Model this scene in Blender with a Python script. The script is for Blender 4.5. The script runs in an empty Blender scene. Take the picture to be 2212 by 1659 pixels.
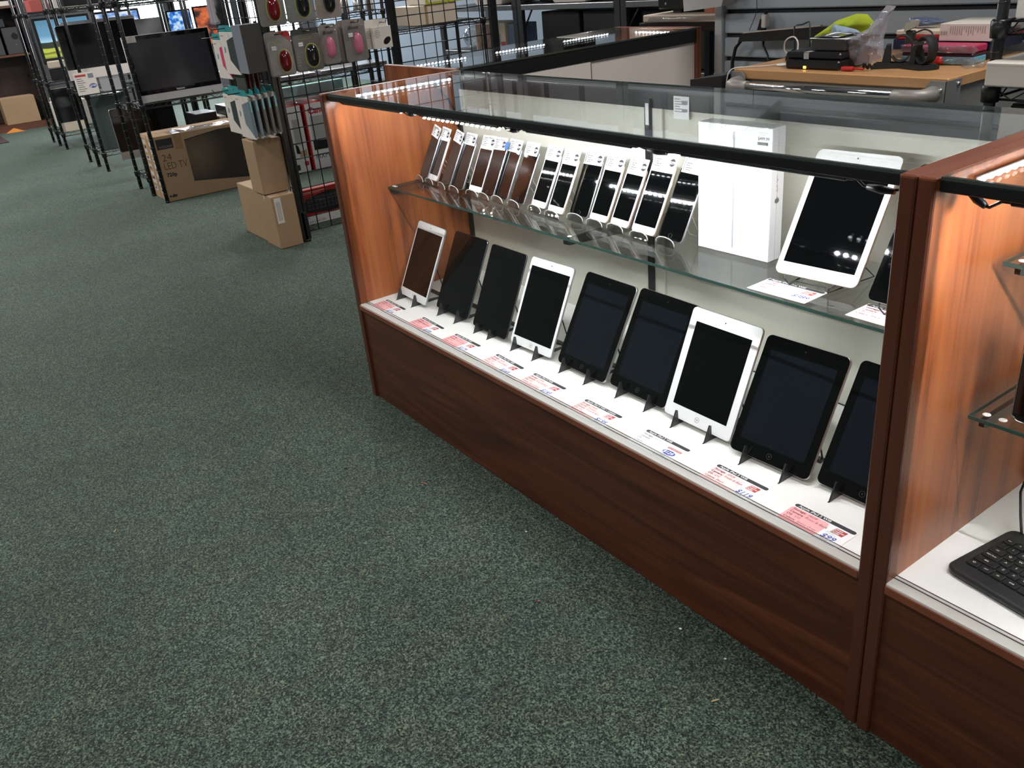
import bpy, math, random
from mathutils import Matrix, Vector, noise
random.seed(7)
SC = bpy.context.scene
COL = SC.collection
PI = math.pi

# ------------------------------------------------------------------ camera, world, lights, exposure
cam_d = bpy.data.cameras.new('camera')
cam = bpy.data.objects.new('camera', cam_d); COL.objects.link(cam)
R3 = [[0.583437, 0.806960, -0.091960], [0.309190, -0.325300, -0.893640], [-0.751100, 0.492900, -0.439300]]
rt = Vector(R3[0]).normalized(); fw = Vector(R3[2]); fw = (fw - rt * fw.dot(rt)).normalized(); up = rt.cross(fw)
M = Matrix(((rt.x, up.x, -fw.x, 2.43088), (rt.y, up.y, -fw.y, -1.03888), (rt.z, up.z, -fw.z, 1.25742), (0, 0, 0, 1)))
cam.matrix_world = M
cam_d.sensor_fit = 'HORIZONTAL'; cam_d.sensor_width = 36.0
cam_d.lens = 1866.66 / 2212 * 36.0
cam_d.clip_start = 0.01; cam_d.clip_end = 60
SC.camera = cam
w = bpy.data.worlds.new('world'); SC.world = w; w.use_nodes = True
w.node_tree.nodes['Background'].inputs[0].default_value = (0.75, 0.85, 1.0, 1)
w.node_tree.nodes['Background'].inputs[1].default_value = 0.4
SC.view_settings.view_transform = 'Standard'; SC.view_settings.look = 'None'
SC.view_settings.gamma = 1.0; SC.view_settings.use_curve_mapping = False
SC.view_settings.exposure = 0.0
CEIL_Z = 2.9
CEIL_W = 34.0        # watts of each ceiling troffer
LED_E = 1050.0        # emission of each LED bead in the cases
WIN_E = 13.0          # brightness of the shop window panes

def area(name, loc, rot, sx, sy, W, col=(1, 1, 1), parent=None):
    d = bpy.data.lights.new(name, 'AREA'); d.shape = 'RECTANGLE'; d.size = sx; d.size_y = sy; d.energy = W; d.color = col
    o = bpy.data.objects.new(name, d); COL.objects.link(o); o.location = loc; o.rotation_euler = rot
    if parent: o.parent = parent
    return o
CEIL_SPOTS = [(-7.4, -1.5), (-7.4, 2.4), (-4.2, -1.5), (-4.2, 2.4), (-0.9, -1.7), (-0.9, 2.6), (2.2, -1.9), (2.0, 1.0)]
for i, (lx, ly) in enumerate(CEIL_SPOTS):
    area('ceiling_light_lamp', (lx, ly, CEIL_Z - 0.075), (0, 0, 0), 1.15, 0.5, CEIL_W * (2.7 if lx < -4 else 1.0), (1.0, 0.98, 0.95))

# ------------------------------------------------------------------ materials
def newmat(name):
    m = bpy.data.materials.new(name); m.use_nodes = True
    return m, m.node_tree, m.node_tree.nodes['Principled BSDF']
_mc = {}
def mat(name, col, rough=0.5, metal=0.0, spec=0.5, emit=0.0, ecol=None, alpha=None, coat=0.0, var=0.0, vscale=20.0, bump=0.0, bscale=200.0):
    if name in _mc: return _mc[name]
    m, nt, b = newmat(name)
    b.inputs['Base Color'].default_value = (*col, 1); b.inputs['Roughness'].default_value = rough
    b.inputs['Metallic'].default_value = metal; b.inputs['Specular IOR Level'].default_value = spec
    b.inputs['Coat Weight'].default_value = coat
    if emit:
        b.inputs['Emission Color'].default_value = (*(ecol or col), 1); b.inputs['Emission Strength'].default_value = emit
    if var or bump:
        tc = nt.nodes.new('ShaderNodeTexCoord'); nz = nt.nodes.new('ShaderNodeTexNoise')
        nz.inputs['Scale'].default_value = vscale; nz.inputs['Detail'].default_value = 4
        nt.links.new(tc.outputs['Object'], nz.inputs['Vector'])
        if var:
            mx = nt.nodes.new('ShaderNodeMix'); mx.data_type = 'RGBA'
            mx.inputs[6].default_value = tuple(c * (1 - var) for c in col) + (1,)
            mx.inputs[7].default_value = tuple(min(1, c * (1 + var)) for c in col) + (1,)
            nt.links.new(nz.outputs['Fac'], mx.inputs[0]); nt.links.new(mx.outputs[2], b.inputs['Base Color'])
        if bump:
            n2 = nt.nodes.new('ShaderNodeTexNoise'); n2.inputs['Scale'].default_value = bscale
            nt.links.new(tc.outputs['Object'], n2.inputs['Vector'])
            bp = nt.nodes.new('ShaderNodeBump'); bp.inputs['Strength'].default_value = bump; bp.inputs['Distance'].default_value = 0.002
            nt.links.new(n2.outputs['Fac'], bp.inputs['Height']); nt.links.new(bp.outputs[0], b.inputs['Normal'])
    _mc[name] = m
    return m
def glass(name, tint=(0.95, 0.98, 0.96), rough=0.0, ior=1.5, haze=0.0, hcol=(0.8, 0.8, 0.85)):
    if name in _mc: return _mc[name]
    m = bpy.data.materials.new(name); m.use_nodes = True; nt = m.node_tree; nt.nodes.clear()
    out = nt.nodes.new('ShaderNodeOutputMaterial'); mx = nt.nodes.new('ShaderNodeMixShader')
    fr = nt.nodes.new('ShaderNodeFresnel'); ge = nt.nodes.new('ShaderNodeNewGeometry'); mi = nt.nodes.new('ShaderNodeMix'); mi.data_type = 'FLOAT'
    mi.inputs[2].default_value = ior; mi.inputs[3].default_value = 1 / ior       # same reflectance on both sides of a thin pane
    nt.links.new(ge.outputs['Backfacing'], mi.inputs[0]); nt.links.new(mi.outputs[0], fr.inputs[0])
    tr = nt.nodes.new('ShaderNodeBsdfTransparent'); tr.inputs[0].default_value = (*tint, 1)
    gl = nt.nodes.new('ShaderNodeBsdfGlossy'); gl.inputs['Roughness'].default_value = rough
    nt.links.new(fr.outputs[0], mx.inputs[0]); nt.links.new(tr.outputs[0], mx.inputs[1]); nt.links.new(gl.outputs[0], mx.inputs[2])
    res = mx
    if haze:
        df = nt.nodes.new('ShaderNodeBsdfDiffuse'); df.inputs[0].default_value = (*hcol, 1)
        m2 = nt.nodes.new('ShaderNodeMixShader'); m2.inputs[0].default_value = haze
        nt.links.new(mx.outputs[0], m2.inputs[1]); nt.links.new(df.outputs[0], m2.inputs[2]); res = m2
    nt.links.new(res.outputs[0], out.inputs[0]); _mc[name] = m
    return m
def wood(name, stops, grain='z', rough=0.32, scale=1.0, knots=1.0, coat=0.15):
    if name in _mc: return _mc[name]
    m, nt, b = newmat(name); L = nt.links
    tc = nt.nodes.new('ShaderNodeTexCoord'); mp = nt.nodes.new('ShaderNodeMapping')
    s = {'z': (9, 9, 0.9), 'x': (0.8, 9, 9), 'y': (9, 0.9, 9)}[grain]
    mp.inputs['Scale'].default_value = tuple(v * scale for v in s)
    L.new(tc.outputs['Object'], mp.inputs[0])
    n1 = nt.nodes.new('ShaderNodeTexNoise'); n1.inputs['Scale'].default_value = 1.3; n1.inputs['Detail'].default_value = 6; n1.inputs['Distortion'].default_value = 1.2 * knots
    L.new(mp.outputs[0], n1.inputs['Vector'])
    mp2 = nt.nodes.new('ShaderNodeMapping'); mp2.inputs['Scale'].default_value = tuple(v * scale * 9 if v > 2 else v * 2 for v in s)
    L.new(tc.outputs['Object'], mp2.inputs[0])
    n2 = nt.nodes.new('ShaderNodeTexNoise'); n2.inputs['Scale'].default_value = 1.5; n2.inputs['Detail'].default_value = 3
    L.new(mp2.outputs[0], n2.inputs['Vector'])
    ad = nt.nodes.new('ShaderNodeMix'); ad.data_type = 'FLOAT'; ad.inputs[0].default_value = 0.22
    L.new(n1.outputs['Fac'], ad.inputs[2]); L.new(n2.outputs['Fac'], ad.inputs[3])
    cr = nt.nodes.new('ShaderNodeValToRGB'); el = cr.color_ramp.elements
    el[0].position = stops[0][0]; el[0].color = (*stops[0][1], 1); el[1].position = stops[-1][0]; el[1].color = (*stops[-1][1], 1)
    for p, c in stops[1:-1]:
        e = el.new(p); e.color = (*c, 1)
    L.new(ad.outputs[0], cr.inputs[0]); L.new(cr.outputs[0], b.inputs['Base Color'])
    b.inputs['Roughness'].default_value = rough; b.inputs['Coat Weight'].default_value = coat; b.inputs['Coat Roughness'].default_value = 0.25
    _mc[name] = m
    return m

def carpet():
    m, nt, b = newmat('carpet'); L = nt.links
    tc = nt.nodes.new('ShaderNodeTexCoord')
    vo = nt.nodes.new('ShaderNodeTexVoronoi'); vo.inputs['Scale'].default_value = 330; L.new(tc.outputs['Object'], vo.inputs['Vector'])
    nz = nt.nodes.new('ShaderNodeTexNoise'); nz.inputs['Scale'].default_value = 185; nz.inputs['Detail'].default_value = 3; nz.inputs['Distortion'].default_value = 1.0
    L.new(tc.outputs['Object'], nz.inputs['Vector'])
    sp = nt.nodes.new('ShaderNodeSeparateColor'); L.new(vo.outputs['Color'], sp.inputs[0])
    mx = nt.nodes.new('ShaderNodeMix'); mx.data_type = 'FLOAT'; mx.inputs[0].default_value = 0.62
    L.new(sp.outputs[0], mx.inputs[2]); L.new(nz.outputs['Fac'], mx.inputs[3])
    cr = nt.nodes.new('ShaderNodeValToRGB'); el = cr.color_ramp.elements
    el[0].position = 0.35; el[0].color = (0.005, 0.007, 0.0055, 1); el[1].position = 0.74; el[1].color = (0.165, 0.215, 0.150, 1)
    e = el.new(0.47); e.color = (0.028, 0.042, 0.033, 1); e = el.new(0.59); e.color = (0.068, 0.094, 0.071, 1)
    L.new(mx.outputs[0], cr.inputs[0])
    n3 = nt.nodes.new('ShaderNodeTexNoise'); n3.inputs['Scale'].default_value = 1.6; n3.inputs['Detail'].default_value = 3; L.new(tc.outputs['Object'], n3.inputs['Vector'])
    n4 = nt.nodes.new('ShaderNodeTexNoise'); n4.inputs['Scale'].default_value = 26; n4.inputs['Detail'].default_value = 2; L.new(tc.outputs['Object'], n4.inputs['Vector'])
    mr = nt.nodes.new('ShaderNodeMapRange'); mr.inputs[1].default_value = 0.3; mr.inputs[2].default_value = 0.7; mr.inputs[3].default_value = 0.82; mr.inputs[4].default_value = 1.18
    L.new(n3.outputs['Fac'], mr.inputs[0])
    mr2 = nt.nodes.new('ShaderNodeMapRange'); mr2.inputs[1].default_value = 0.3; mr2.inputs[2].default_value = 0.7; mr2.inputs[3].default_value = 0.88; mr2.inputs[4].default_value = 1.12
    L.new(n4.outputs['Fac'], mr2.inputs[0])
    mm = nt.nodes.new('ShaderNodeMath'); mm.operation = 'MULTIPLY'; L.new(mr.outputs[0], mm.inputs[0]); L.new(mr2.outputs[0], mm.inputs[1])
    vm = nt.nodes.new('ShaderNodeVectorMath'); vm.operation = 'SCALE'; L.new(cr.outputs[0], vm.inputs[0]); L.new(mm.outputs[0], vm.inputs['Scale'])
    n5 = nt.nodes.new('ShaderNodeTexNoise'); n5.inputs['Scale'].default_value = 9; n5.inputs['Detail'].default_value = 4; L.new(tc.outputs['Object'], n5.inputs['Vector'])
    c5 = nt.nodes.new('ShaderNodeValToRGB'); q = c5.color_ramp.elements; q[0].position = 0.35; q[0].color = (1.07, 1.0, 0.92, 1); q[1].position = 0.65; q[1].color = (0.93, 1.0, 1.08, 1); e = c5.color_ramp.elements.new(0.5); e.color = (0.98, 1.03, 0.98, 1)
    L.new(n5.outputs['Fac'], c5.inputs[0]); v2 = nt.nodes.new('ShaderNodeVectorMath'); v2.operation = 'MULTIPLY'; L.new(vm.outputs[0], v2.inputs[0]); L.new(c5.outputs[0], v2.inputs[1])
    L.new(v2.outputs[0], b.inputs['Base Color'])
    b.inputs['Roughness'].default_value = 0.85; b.inputs['Specular IOR Level'].default_value = 0.25
    b.inputs['Sheen Weight'].default_value = 0.16; b.inputs['Sheen Roughness'].default_value = 0.5
    b.inputs['Sheen Tint'].default_value = (0.75, 0.95, 0.9, 1)
    bp = nt.nodes.new('ShaderNodeBump'); bp.inputs['Strength'].default_value = 0.9; bp.inputs['Distance'].default_value = 0.004
    L.new(mx.outputs[0], bp.inputs['Height']); L.new(bp.outputs[0], b.inputs['Normal'])
    return m

M_CARPET = carpet()
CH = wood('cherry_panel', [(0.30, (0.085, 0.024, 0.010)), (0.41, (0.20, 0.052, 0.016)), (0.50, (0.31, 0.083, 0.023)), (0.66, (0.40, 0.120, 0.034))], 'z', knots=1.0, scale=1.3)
CHX = wood('cherry_kick_shaded', [(0.30, (0.044, 0.012, 0.006)), (0.45, (0.085, 0.022, 0.010)), (0.58, (0.130, 0.035, 0.015)), (0.76, (0.21, 0.060, 0.024))], 'x', rough=0.35, knots=2.0, scale=1.0)  # weaker light on the kick panel put into a darker copy of the cherry
CHE = wood('cherry_edge', [(0.3, (0.085, 0.024, 0.013)), (0.7, (0.135, 0.040, 0.021))], 'z', rough=0.3)
CHT = wood('cherry_top_edge', [(0.3, (0.20, 0.056, 0.028)), (0.7, (0.28, 0.085, 0.040))], 'y', rough=0.35)
BEECH = wood('beech_top', [(0.3, (0.50, 0.25, 0.10)), (0.7, (0.64, 0.35, 0.16))], 'x', rough=0.35)
DKWOOD = wood('dark_bookcase_wood', [(0.3, (0.022, 0.012, 0.009)), (0.7, (0.050, 0.025, 0.018))], 'z', rough=0.4)
DKWOOD2 = wood('bookcase_shelf_edge', [(0.3, (0.10, 0.040, 0.025)), (0.7, (0.16, 0.065, 0.04))], 'y', rough=0.4)
WHITE = mat('white_laminate', (0.80, 0.79, 0.76), 0.32, var=0.02, vscale=3)
BACKW = mat('case_back_white', (0.66, 0.64, 0.56), 0.3, var=0.03, vscale=2)
DOORW = mat('door_cream', (0.86, 0.77, 0.70), 0.35, var=0.02, vscale=2)
BLK = mat('black_plastic', (0.010, 0.010, 0.011), 0.35)
BLKM = mat('black_metal', (0.012, 0.012, 0.013), 0.3, spec=0.6)
BLKMAT = mat('black_matte', (0.014, 0.014, 0.015), 0.7)
SCRN = mat('dark_glass_screen', (0.0012, 0.0013, 0.0016), 0.03, spec=0.6)
BZB = mat('black_bezel', (0.0022, 0.0022, 0.0024), 0.04, spec=0.6)
BZW = mat('white_bezel', (0.86, 0.86, 0.86), 0.08)
SILV = mat('silver_aluminium', (0.62, 0.62, 0.64), 0.28, metal=0.9)
GREYAL = mat('space_grey_aluminium', (0.16, 0.16, 0.17), 0.3, metal=0.9)
GOLD = mat('gold_aluminium', (0.72, 0.60, 0.45), 0.28, metal=0.85)
ROSE = mat('rose_aluminium', (0.75, 0.50, 0.46), 0.28, metal=0.85)
CHROME = mat('chrome', (0.75, 0.75, 0.76), 0.08, metal=1.0)
GREYP = mat('grey_paint', (0.30, 0.29, 0.27), 0.4, metal=0.3)
GREYD = mat('dark_grey_steel', (0.05, 0.053, 0.06), 0.45, metal=0.4)
GLASS = glass('clear_glass', (0.955, 0.975, 0.96))
FGLASS = glass('front_glass', (0.985, 0.99, 0.985), ior=1.17)
GEDGE = mat('green_glass_edge', (0.028, 0.060, 0.050), 0.08, spec=0.6)
GEDGE2 = mat('pale_glass_edge', (0.05, 0.062, 0.056), 0.08, spec=0.6)
ACRY = glass('clear_acrylic', (0.97, 0.97, 0.965), ior=1.45)
ACRYE = mat('acrylic_edge', (0.50, 0.48, 0.45), 0.15)
SMOKE = mat('smoked_acrylic', (0.030, 0.030, 0.032), 0.12, spec=0.6)
PAPER = mat('white_paper', (0.84, 0.84, 0.84), 0.6)
PINK = mat('pink_panel', (0.86, 0.42, 0.42), 0.6)
PINKL = mat('pale_pink_panel', (0.86, 0.62, 0.60), 0.6)
INKR = mat('dark_red_ink', (0.22, 0.02, 0.04), 0.6)
INKB = mat('blue_ink', (0.03, 0.05, 0.32), 0.6)
INKK = mat('black_ink', (0.02, 0.02, 0.025), 0.6)
INKG = mat('grey_ink', (0.22, 0.22, 0.24), 0.6)
INKW = mat('white_ink', (0.85, 0.85, 0.85), 0.6)
BAR = mat('charcoal_header', (0.035, 0.03, 0.035), 0.6)
LOGO = mat('logo_red', (0.45, 0.05, 0.05), 0.6)
LED = mat('led_glow', (1, 1, 1), 0.5, emit=28, ecol=(0.92, 0.95, 1.0))
CARD = mat('cardboard', (0.36, 0.235, 0.135), 0.75, var=0.10, vscale=9, bump=0.15, bscale=90)
CARDL = mat('light_cardboard', (0.46, 0.32, 0.20), 0.75, var=0.06, vscale=9)
CREAM = mat('cream_card', (0.70, 0.58, 0.46), 0.6)
TEAL = mat('teal_card', (0.02, 0.26, 0.27), 0.5)
AQUA = mat('aqua_card', (0.30, 0.58, 0.56), 0.5)
RED = mat('red_card', (0.42, 0.015, 0.015), 0.45)
PKG = mat('white_package', (0.72, 0.66, 0.60), 0.5)
CLEARP = glass('blister_plastic', (0.93, 0.93, 0.93), rough=0.06, haze=0.08, hcol=(0.7, 0.7, 0.68))
BAGP = glass('bag_plastic', (0.86, 0.86, 0.89), rough=0.12, ior=1.9, haze=0.27, hcol=(0.72, 0.70, 0.78))
WRAPP = glass('wrap_plastic', (0.85, 0.86, 0.88), rough=0.10, ior=1.6, haze=0.12, hcol=(0.7, 0.7, 0.7))
SLATM = mat('slat_blue_grey', (0.47, 0.52, 0.58), 0.5, var=0.05, vscale=3)
WALLM = mat('wall_paint', (0.16, 0.17, 0.19), 0.8, var=0.04, vscale=2)
WALLD = mat('dark_wall_paint', (0.10, 0.10, 0.11), 0.8)
CEILM = mat('ceiling_tile', (0.30, 0.30, 0.30), 0.9, var=0.05, vscale=30, bump=0.3, bscale=120)

# ------------------------------------------------------------------ mesh builder
_tx = {}
def textmesh(s, shear=0.0, bold=0.0):
    k = (s, shear, bold)
    if k in _tx: return _tx[k]
    c = bpy.data.curves.new('t', 'FONT'); c.body = s; c.size = 1.0; c.resolution_u = 2; c.shear = shear; c.offset = bold
    o = bpy.data.objects.new('t', c); COL.objects.link(o)
    dg = bpy.context.evaluated_depsgraph_get(); me = bpy.data.meshes.new_from_object(o.evaluated_get(dg))
    vs = [tuple(v.co) for v in me.vertices]; fs = [tuple(p.vertices) for p in me.polygons]
    COL.objects.unlink(o); bpy.data.objects.remove(o); bpy.data.curves.remove(c); bpy.data.meshes.remove(me)
    _tx[k] = (vs, fs); return _tx[k]
FRONT = Matrix.Rotation(PI / 2, 4, 'X')                    # text on a face looking to -y
FACEX = Matrix.Rotation(PI / 2, 4, 'Z') @ FRONT            # text on a face looking to +x
def T3(x, y, z): return Matrix.Translation((x, y, z))
class MB:
    def __init__(s): s.v = []; s.f = []; s.sm = []
    def add(s, vs, fs, M=None, smooth=False):
        n = len(s.v)
        s.v += [tuple(M @ Vector(p)) for p in vs] if M is not None else [tuple(p) for p in vs]
        s.f += [tuple(i + n for i in f) for f in fs]; s.sm += [smooth] * len(fs); return s
    def box(s, x0, y0, z0, x1, y1, z1, b=0.0, M=None):
        if b <= 0:
            vs = [(x, y, z) for x in (x0, x1) for y in (y0, y1) for z in (z0, z1)]
            return s.add(vs, [(0, 1, 3, 2), (4, 6, 7, 5), (0, 4, 5, 1), (2, 3, 7, 6), (0, 2, 6, 4), (1, 5, 7, 3)], M)
        b = min(b, (x1 - x0) / 2.01, (y1 - y0) / 2.01, (z1 - z0) / 2.01)
        L = (x0, y0, z0); H = (x1, y1, z1); vs = []; idx = {}
        for sx in (0, 1):
            for sy in (0, 1):
                for sz in (0, 1):
                    sg = (sx, sy, sz)
                    for a in range(3):
                        p = [(H[k] if sg[k] else L[k]) if k == a else ((H[k] - b) if sg[k] else (L[k] + b)) for k in range(3)]
                        idx[(sx, sy, sz, a)] = len(vs); vs.append(tuple(p))
        fs = []
        for a in range(3):
            o = [k for k in range(3) if k != a]
            for sa in (0, 1):
                q = []
                for (u, v) in ((0, 0), (1, 0), (1, 1), (0, 1)):
                    sg = [0, 0, 0]; sg[a] = sa; sg[o[0]] = u; sg[o[1]] = v; q.append(idx[(*sg, a)])
                fs.append(tuple(q))
            for u in (0, 1):
                for v in (0, 1):
                    c = []
                    for ea in (0, 1):
                        sg = [0, 0, 0]; sg[a] = ea; sg[o[0]] = u; sg[o[1]] = v
                        c.append((idx[(*sg, o[0])], idx[(*sg, o[1])]))
                    fs.append((c[0][0], c[0][1], c[1][1], c[1][0]))
        for sx in (0, 1):
            for sy in (0, 1):
                for sz in (0, 1): fs.append(tuple(idx[(sx, sy, sz, a)] for a in range(3)))
        return s.add(vs, fs, M)
    def slab(s, w, h, d, r=0.008, ch=0.001, n=5, M=None, x0=None, z0=0.0, y0=0.0):
        # rounded rectangle in XZ, front at y0, back at y0+d
        if x0 is None: x0 = -w / 2
        out = []
        for (cx, cz, a0) in ((x0 + w - r, z0 + h - r, 0), (x0 + r, z0 + h - r, 90), (x0 + r, z0 + r, 180), (x0 + w - r, z0 + r, 270)):
            for k in range(n + 1):
                a = math.radians(a0 + 90 * k / n); out.append((cx, cz, math.cos(a), math.sin(a)))
        N = len(out); vs = []
        for (y, ins) in ((y0, ch), (y0 + ch, 0), (y0 + d - ch, 0), (y0 + d, ch)):
            for (cx, cz, c_, s_) in out: vs.append((cx + (r - ins) * c_, y, cz + (r - ins) * s_))
        fs = [tuple(range(N)), tuple(range(4 * N - 1, 3 * N - 1, -1))]
        s.add(vs, [], M); base = len(s.v) - len(vs)
        s.f += [tuple(i + base for i in f) for f in fs]; s.sm += [False, False]
        for k in range(3):
            for i in range(N):
                j = (i + 1) % N
                s.f.append((base + k * N + i, base + (k + 1) * N + i, base + (k + 1) * N + j, base + k * N + j)); s.sm.append(True)
        return s
    def tube(s, pts, r, n=8, M=None, closed=False, rad=None):
        pts = [Vector(p) for p in pts]; vs = []; N = len(pts); u = None
        for i, p in enumerate(pts):
            if closed: t = pts[(i + 1) % N] - pts[i - 1]
            else: t = (pts[min(i + 1, N - 1)] - pts[max(i - 1, 0)])
            t.normalize()
            if u is None: u = t.orthogonal().normalized()
            else:
                u = (u - t * u.dot(t)); u = u.normalized() if u.length > 1e-6 else t.orthogonal().normalized()
            q = t.cross(u); rr = rad[i] if rad else r
            for k in range(n):
                a = 2 * PI * k / n; vs.append(tuple(p + (u * math.cos(a) + q * math.sin(a)) * rr))
        fs = []; R = N if closed else N - 1
        for i in range(R):
            for k in range(n):
                a = i * n + k; b_ = i * n + (k + 1) % n; c = ((i + 1) % N) * n + (k + 1) % n; d = ((i + 1) % N) * n + k
                fs.append((a, b_, c, d))
        s.add(vs, fs, M, True)
        if not closed: 
            base = len(s.v) - len(vs)
            s.f += [tuple(base + k for k in range(n))[::-1], tuple(base + (N - 1) * n + k for k in range(n))]; s.sm += [False, False]
        return s
    def rod(s, a, b, r, n=6, M=None): return s.tube([a, b], r, n, M)
    def lathe(s, prof, n=20, c=(0, 0, 0), M=None, smooth=True):
        vs = []; fs = []
        for (r, z) in prof:
            for k in range(n):
                a = 2 * PI * k / n; vs.append((c[0] + r * math.cos(a), c[1] + r * math.sin(a), c[2] + z))
        for i in range(len(prof) - 1):
            for k in range(n): fs.append((i * n + k, i * n + (k + 1) % n, (i + 1) * n + (k + 1) % n, (i + 1) * n + k))
        s.add(vs, fs, M, smooth); base = len(s.v) - len(vs)
        s.f += [tuple(base + k for k in range(n))[::-1], tuple(base + (len(prof) - 1) * n + k for k in range(n))]; s.sm += [False, False]
        return s
    def ell(s, c, rx, ry, rz, n=14, m=8, M=None, p=1.0):
        vs = []; fs = []
        for i in range(m + 1):
            t = PI * i / m; st = abs(math.sin(t)) ** p; ct = math.copysign(abs(math.cos(t)) ** p, math.cos(t))
            for k in range(n):
                a = 2 * PI * k / n; vs.append((c[0] + rx * st * math.cos(a), c[1] + ry * st * math.sin(a), c[2] + rz * ct))
        for i in range(m):
            for k in range(n): fs.append((i * n + k, i * n + (k + 1) % n, (i + 1) * n + (k + 1) % n, (i + 1) * n + k))
        return s.add(vs, fs, M, True)
    def prism(s, poly, d0, d1, ax='y', M=None):
        # poly of (a,b) in the plane normal to ax, extruded d0..d1
        f = {'y': lambda a, b, d: (a, d, b), 'x': lambda a, b, d: (d, a, b), 'z': lambda a, b, d: (a, b, d)}[ax]
        N = len(poly); vs = [f(a, b, d0) for a, b in poly] + [f(a, b, d1) for a, b in poly]
        fs = [tuple(range(N)), tuple(range(2 * N - 1, N - 1, -1))] + [(i, i + N, (i + 1) % N + N, (i + 1) % N) for i in range(N)]
        return s.add(vs, fs, M)
    def text(s, txt, size, M, shear=0.0, bold=0.0, cx=False, maxw=None, sx=1.0):
        vs, fs = textmesh(txt, shear, bold)
        if not vs: return s
        xs = [v[0] for v in vs]; wd = (max(xs) - min(xs)) * size * sx
        if maxw and wd > maxw: sx *= maxw / wd; wd = maxw
        ox = -wd / 2 - min(xs) * size * sx if cx else 0
        return s.add([(v[0] * size * sx + ox, v[1] * size, 0) for v in vs], fs, M)
    def rect(s, x0, y0, x1, y1, M, t=0.0003):
        return s.box(x0, y0, -0.0001, x1, y1, t, 0, M)
    def pillow(s, poly, y0, depth, seed=0, amp=0.3, rings=6, back=0.4, sub=4):
        pts = []
        for i in range(len(poly)):
            a = poly[i]; b = poly[(i + 1) % len(poly)]
            for k in range(sub): pts.append((a[0] + (b[0] - a[0]) * k / sub, a[1] + (b[1] - a[1]) * k / sub))
        cx = sum(p[0] for p in pts) / len(pts); cz = sum(p[1] for p in pts) / len(pts); N = len(pts)
        sz = max(max(p[0] for p in pts) - min(p[0] for p in pts), max(p[1] for p in pts) - min(p[1] for p in pts))
        for sgn, dep in ((-1, depth), (1, depth * back)):
            vs = []
            for r in range(rings + 1):
                t = 1 - r / (rings + 0.001)
                for (x, z) in pts:
                    X = cx + (x - cx) * t; Z = cz + (z - cz) * t
                    nz = noise.noise(Vector((X * 14 / max(sz, .05) * .3 + seed, Z * 14 / max(sz, .05) * .3, seed * 1.7))) + .5 * noise.noise(Vector((X / sz * 11 + seed, Z / sz * 11, 3.1)))
                    vs.append((X, y0 + sgn * dep * (math.sqrt(max(0, 1 - t * t)) * (0.75 + amp * nz) + (amp * .35 * nz if 0 < r else 0)), Z))
            fs = []
            for r in range(rings):
                for i in range(N):
                    j = (i + 1) % N; q = (r * N + i, r * N + j, (r + 1) * N + j, (r + 1) * N + i); fs.append(q if sgn < 0 else q[::-1])
            s.add(vs, fs, None, True)
        return s
    def build(s, name, m, parent=None, off=None):
        me = bpy.data.meshes.new(name)
        v = s.v if off is None else [(p[0] - off[0], p[1] - off[1], p[2] - off[2]) for p in s.v]
        me.from_pydata(v, [], s.f); me.polygons.foreach_set('use_smooth', s.sm)
        me.validate(verbose=False); me.update()
        me.materials.append(m)
        o = bpy.data.objects.new(name, me); COL.objects.link(o)
        if parent: o.parent = parent
        return o

def tag(o, label=None, cat=None, group=None, kind=None):
    if label: o['label'] = label
    if cat: o['category'] = cat
    if group: o['group'] = group
    if kind: o['kind'] = kind
    return o
class Thing:
    """An Empty at the thing's base; parts are added in local coordinates (p) or world coordinates (w)."""
    def __init__(s, name, label, cat, loc=(0, 0, 0), rz=0.0, group=None, rx=0.0, kind=None):
        o = bpy.data.objects.new(name, None); COL.objects.link(o); o.empty_display_size = 0.05
        o.location = loc; o.rotation_mode = 'XYZ'; o.rotation_euler = (rx, 0, rz); s.o = o; s.loc = loc
        tag(o, label, cat, group, kind)
    def p(s, name, mb, m, parent=None, label=None):
        o = mb.build(name, m, parent or s.o)
        if label: o['label'] = label
        return o
    def w(s, name, mb, m, parent=None, label=None):
        o = mb.build(name, m, parent or s.o, off=s.loc)
        if label: o['label'] = label
        return o
def copy_tree(o, parent=None):
    c = o.copy(); COL.objects.link(c)
    if parent: c.parent = parent
    for ch in list(o.children): copy_tree(ch, c)
    return c
def dup(o, loc, rz=None, label=None, group=None, rx=None):
    c = copy_tree(o); c.location = loc
    if rz is not None: c.rotation_euler[2] = rz
    if rx is not None: c.rotation_euler[0] = rx
    if label: c['label'] = label
    if group: c['group'] = group
    return c
def struct(name, mb, m):
    return tag(mb.build(name, m), kind='structure')
def loose(name, mb, m, label, cat, group=None, kind=None):
    # a thing that is one mesh: origin to its base centre
    xs = [p[0] for p in mb.v]; ys = [p[1] for p in mb.v]; zs = [p[2] for p in mb.v]
    c = ((min(xs) + max(xs)) / 2, (min(ys) + max(ys)) / 2, min(zs))
    o = mb.build(name, m, None, off=c); o.location = c
    return tag(o, label, cat, group, kind)

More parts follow.
